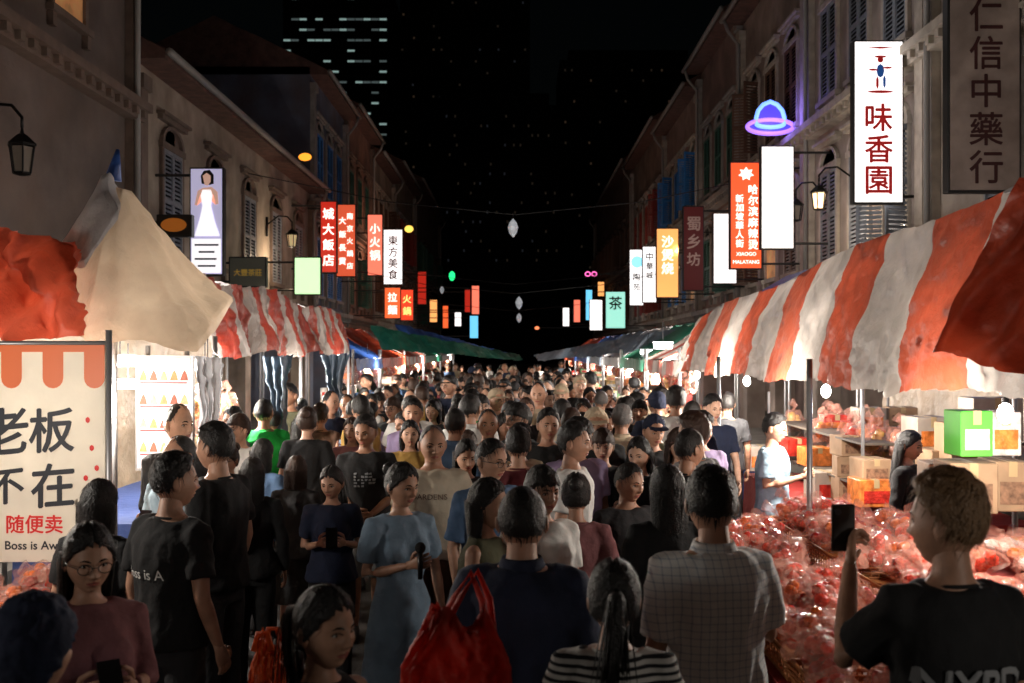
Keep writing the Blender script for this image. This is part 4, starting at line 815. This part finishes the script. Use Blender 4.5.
# lamps
BU=col_e('bulb',(1,.96,.9),60)
def bulb(x,y,z,P,label,col=(1,.91,.8)):
    r=thing('hanging_bulb',label,'lamp',(x,y,z),'bare bulbs under the awnings'); g=G(); g.ell((x,y,z),(.04,.04,.055),10,8); O('bulb',g,BU,r,True); g=G(); g.tube([(x,y,z+.055),(x,y,z+.1)],.018,8); O('socket',g,BLK,r); g=G(); g.tube([(x,y,z+.1),(x,y,z+.4)],.005,5); O('cord',g,BLK,r); plight(x,y,z-.12,P,col)
names=['nearest','second','third','fourth','fifth','sixth','seventh','eighth','ninth','tenth','eleventh','twelfth']
for i,(y,P) in enumerate([(1.2,24),(5.2,80),(8.2,150),(11,175),(14,190),(17.5,200),(21.5,210),(26,220),(31,230),(37,240),(44,260)]): bulb(2.55,y,1.93,P,'bare lit bulb, %s along the right stalls'%names[i])  # row spaced to light the crowd; nearest bulb is added out of view
for i,(y,P) in enumerate([(1.4,24),(4.6,55),(7.0,150),(9.6,185),(12.5,190),(16,195),(20,200),(25,210),(30,230),(36,240),(43,260)]): bulb(-2.95,y,2.02,P,'bare lit bulb, %s along the left stalls'%names[i])  # left row likewise; its nearest bulb is added unseen for the foreground
for i,(px,py,Y) in enumerate([(120,362,9.2),(128,385,9.6),(663,346,15.5),(648,352,19),(205,366,10)]):
    c=W(px,py,Y); r=thing('tube_lamp',['upper white tube lamp behind the stall banner','lower white tube lamp behind the stall banner','bright white tube lamp under right awning end','smaller white tube lamp further along the right','white tube lamp under the cream cover'][i],'lamp',c); g=G(); g.tube([c+V3((-.14,0,0)),c+V3((.14,0,0))],.04,8); O('tube',g,col_e('tube',(1,.98,.95),14),r,True); g=G(); g.box(c.x-.16,c.x+.16,c.y-.03,c.y+.03,c.z+.042,c.z+.065); O('holder',g,POST,r); g=G(); g.tube([c+V3((0,0,.06)),c+V3((0,0,.4))],.006,5); O('cord',g,BLK,r)
    if i in (0,2): plight(c.x,c.y-.1,c.z-.1,150,(1,.96,.9))
# stalls farther along
kinds=['blue','orange red','rw','green','white','grey blue']
ordn=['first','second','third','fourth','fifth','sixth','seventh','eighth']
for s,ys in ((1,[13.8,17.5,21.5,26,31.5,38]),(-1,[17.4,21,25.5,31,38])):
    a=2.25 if s>0 else 2.8
    for i,y in enumerate(ys):
        dy=(ys[i+1]-y if i+1<len(ys) else 8)-.15; kd=kinds[(i+(0 if s<0 else 2))%6]; m=RW2 if kd=='rw' else tp(kd); nm={'rw':'red and white striped'}.get(kd,kd); sd='right' if s>0 else 'left'
        r=thing('market_stall','%s roofed market stall, %s beyond the long awning on the %s'%(nm,ordn[i],sd),'stall',(s*(a+1.2),y+dy/2,0),'market stalls along the lane')
        lo=(s*a,y,2.12),(s*a,y+dy,2.12),(s*(a+1.1),y+dy,2.8),(s*(a+1.1),y,2.8)
        sheet('roof_tarp',bil(*lo,.05,.02,3,.04),60,12,m,r,.06,i+s,dy*1.0); sheet('rear_tarp',bil((s*(a+2.6),y,2.3),(s*(a+2.6),y+dy,2.3),(s*(a+1.11),y+dy,2.79),(s*(a+1.11),y,2.79),.05),20,8,m,r,.04,i,dy)
        sheet('valance',bil((s*(a-.02),y,1.92),(s*(a-.02),y+dy,1.92),(s*(a-.01),y+dy,2.11),(s*(a-.01),y,2.11),0,.03,10),60,4,m,r,.03,i,dy)
        for x in (a+.03,a+2.5):
            for q in (.05,dy-.05): g=G(); g.tube([(s*x,y+q,0),(s*x,y+q,2.3)],.025,6); O('post',g,POST,r)
        x0,x1=sorted((s*(a+.1),s*(a+1.1))); table(x0,x1,y+.15,y+dy-.15,.8,CLR if i%2 else CLB,'stall table under the %s roof, %s along on the %s'%(nm,ordn[i],sd))
        for q in range(int(dy*2.2)):
            yy=y+.4+q*.42
            for t in range(R.choice([1,2,3,4])): box_thing(s*(a+.4+R.uniform(0,.35)),yy,.81+t*.2,.3,.3,.19,gm(R.choice(['red','gold','orange','pink','white','green','red'])) if R.random()<.5 else R.choice([CARD,WHC]),'goods box %s in pile %s of %s stall on the %s'%(['lowest','second up','third up','topmost'][t],q+1,ordn[i],sd),R.uniform(-.2,.2),'goods boxes on the far stalls','goods_box')
        for q in range(int(dy*3)):
            c=R.choice(['red','gold','orange','pink','white','green','red']); o=inst('hanging_packet',PK[q%5],None,(s*(a+.2),y+.2+q*.3,1.78+R.uniform(-.05,.05)),(PI/2,0,R.uniform(0,3)),(1.5,1.5,1.5),gm(c)); tag(o,'%s packet hung from the %s %s stall'%(c,ordn[i],sd),'packet','packets hanging in the stalls')
sheet('lane_tarp',bil((-2.7,20,2.3),(.15,27,2.0),(.1,28,2.16),(-3.0,20.5,2.78),.0,.0,3),80,12,tp('dark green'),None,.06,4,1,'dark green tarp sagging over the left of the lane','tarp')
sheet('lane_tarp',bil((-.3,31,2.0),(-2.8,25,2.4),(-3.2,26,3.0),(-.3,32,2.2),.0,.0,3),60,10,tp('blue'),None,.06,9,1,'blue tarp stretched behind the dark green one','tarp')
sheet('lane_tarp',bil((.6,27,2.0),(3.2,19.5,2.3),(3.4,20,2.75),(.5,28,2.16),.0,.0,3),80,12,tp('grey blue'),None,.06,6,1,'grey blue tarp sagging over the right of the lane','tarp')
sheet('stall_screen',bil((4.95,4.4,.2),(4.95,13.5,.2),(4.95,13.5,2.6),(4.95,4.4,2.6)),60,14,tp('cream'),None,.06,4,1,'cream plastic screen closing the back of right stall','screen')
sheet('stall_screen',bil((-5.1,4,.2),(-5.1,17.3,.2),(-5.1,17.3,2.5),(-5.1,4,2.5)),60,14,tp('cream'),None,.06,4,1,'cream plastic screen behind the left stalls','screen')
# light, world, camera
w=bpy.data.worlds.new('World'); S.world=w; w.use_nodes=True; nt=w.node_tree; bg=nt.nodes['Background']; sky=nt.nodes.new('ShaderNodeTexSky'); sky.sky_type='NISHITA'; sky.sun_disc=False; sky.sun_elevation=math.radians(4); sky.sun_rotation=math.radians(150); nt.links.new(sky.outputs[0],bg.inputs[0]); bg.inputs[1].default_value=.0005
l=bpy.data.lights.new('moon','SUN'); l.energy=.01; l.angle=math.radians(2); l.color=(1,.85,.75); o=bpy.data.objects.new('moon',l); C.objects.link(o); o.rotation_euler=(math.radians(50),0,math.radians(20))
cam=bpy.data.cameras.new('camera'); cam.lens=1000/1024*36; cam.sensor_width=36; cam.shift_x=-3/1024; cam.shift_y=10.5/1024; cam.clip_end=1500; cam.clip_start=.05
cam.dof.use_dof=True; cam.dof.focus_distance=7.5; cam.dof.aperture_fstop=3.2
o=bpy.data.objects.new('camera',cam); C.objects.link(o); o.location=(0,0,CZ); o.rotation_euler=(PI/2,0,0); S.camera=o
S.view_settings.view_transform='Standard'; S.view_settings.look='None'; S.view_settings.exposure=0
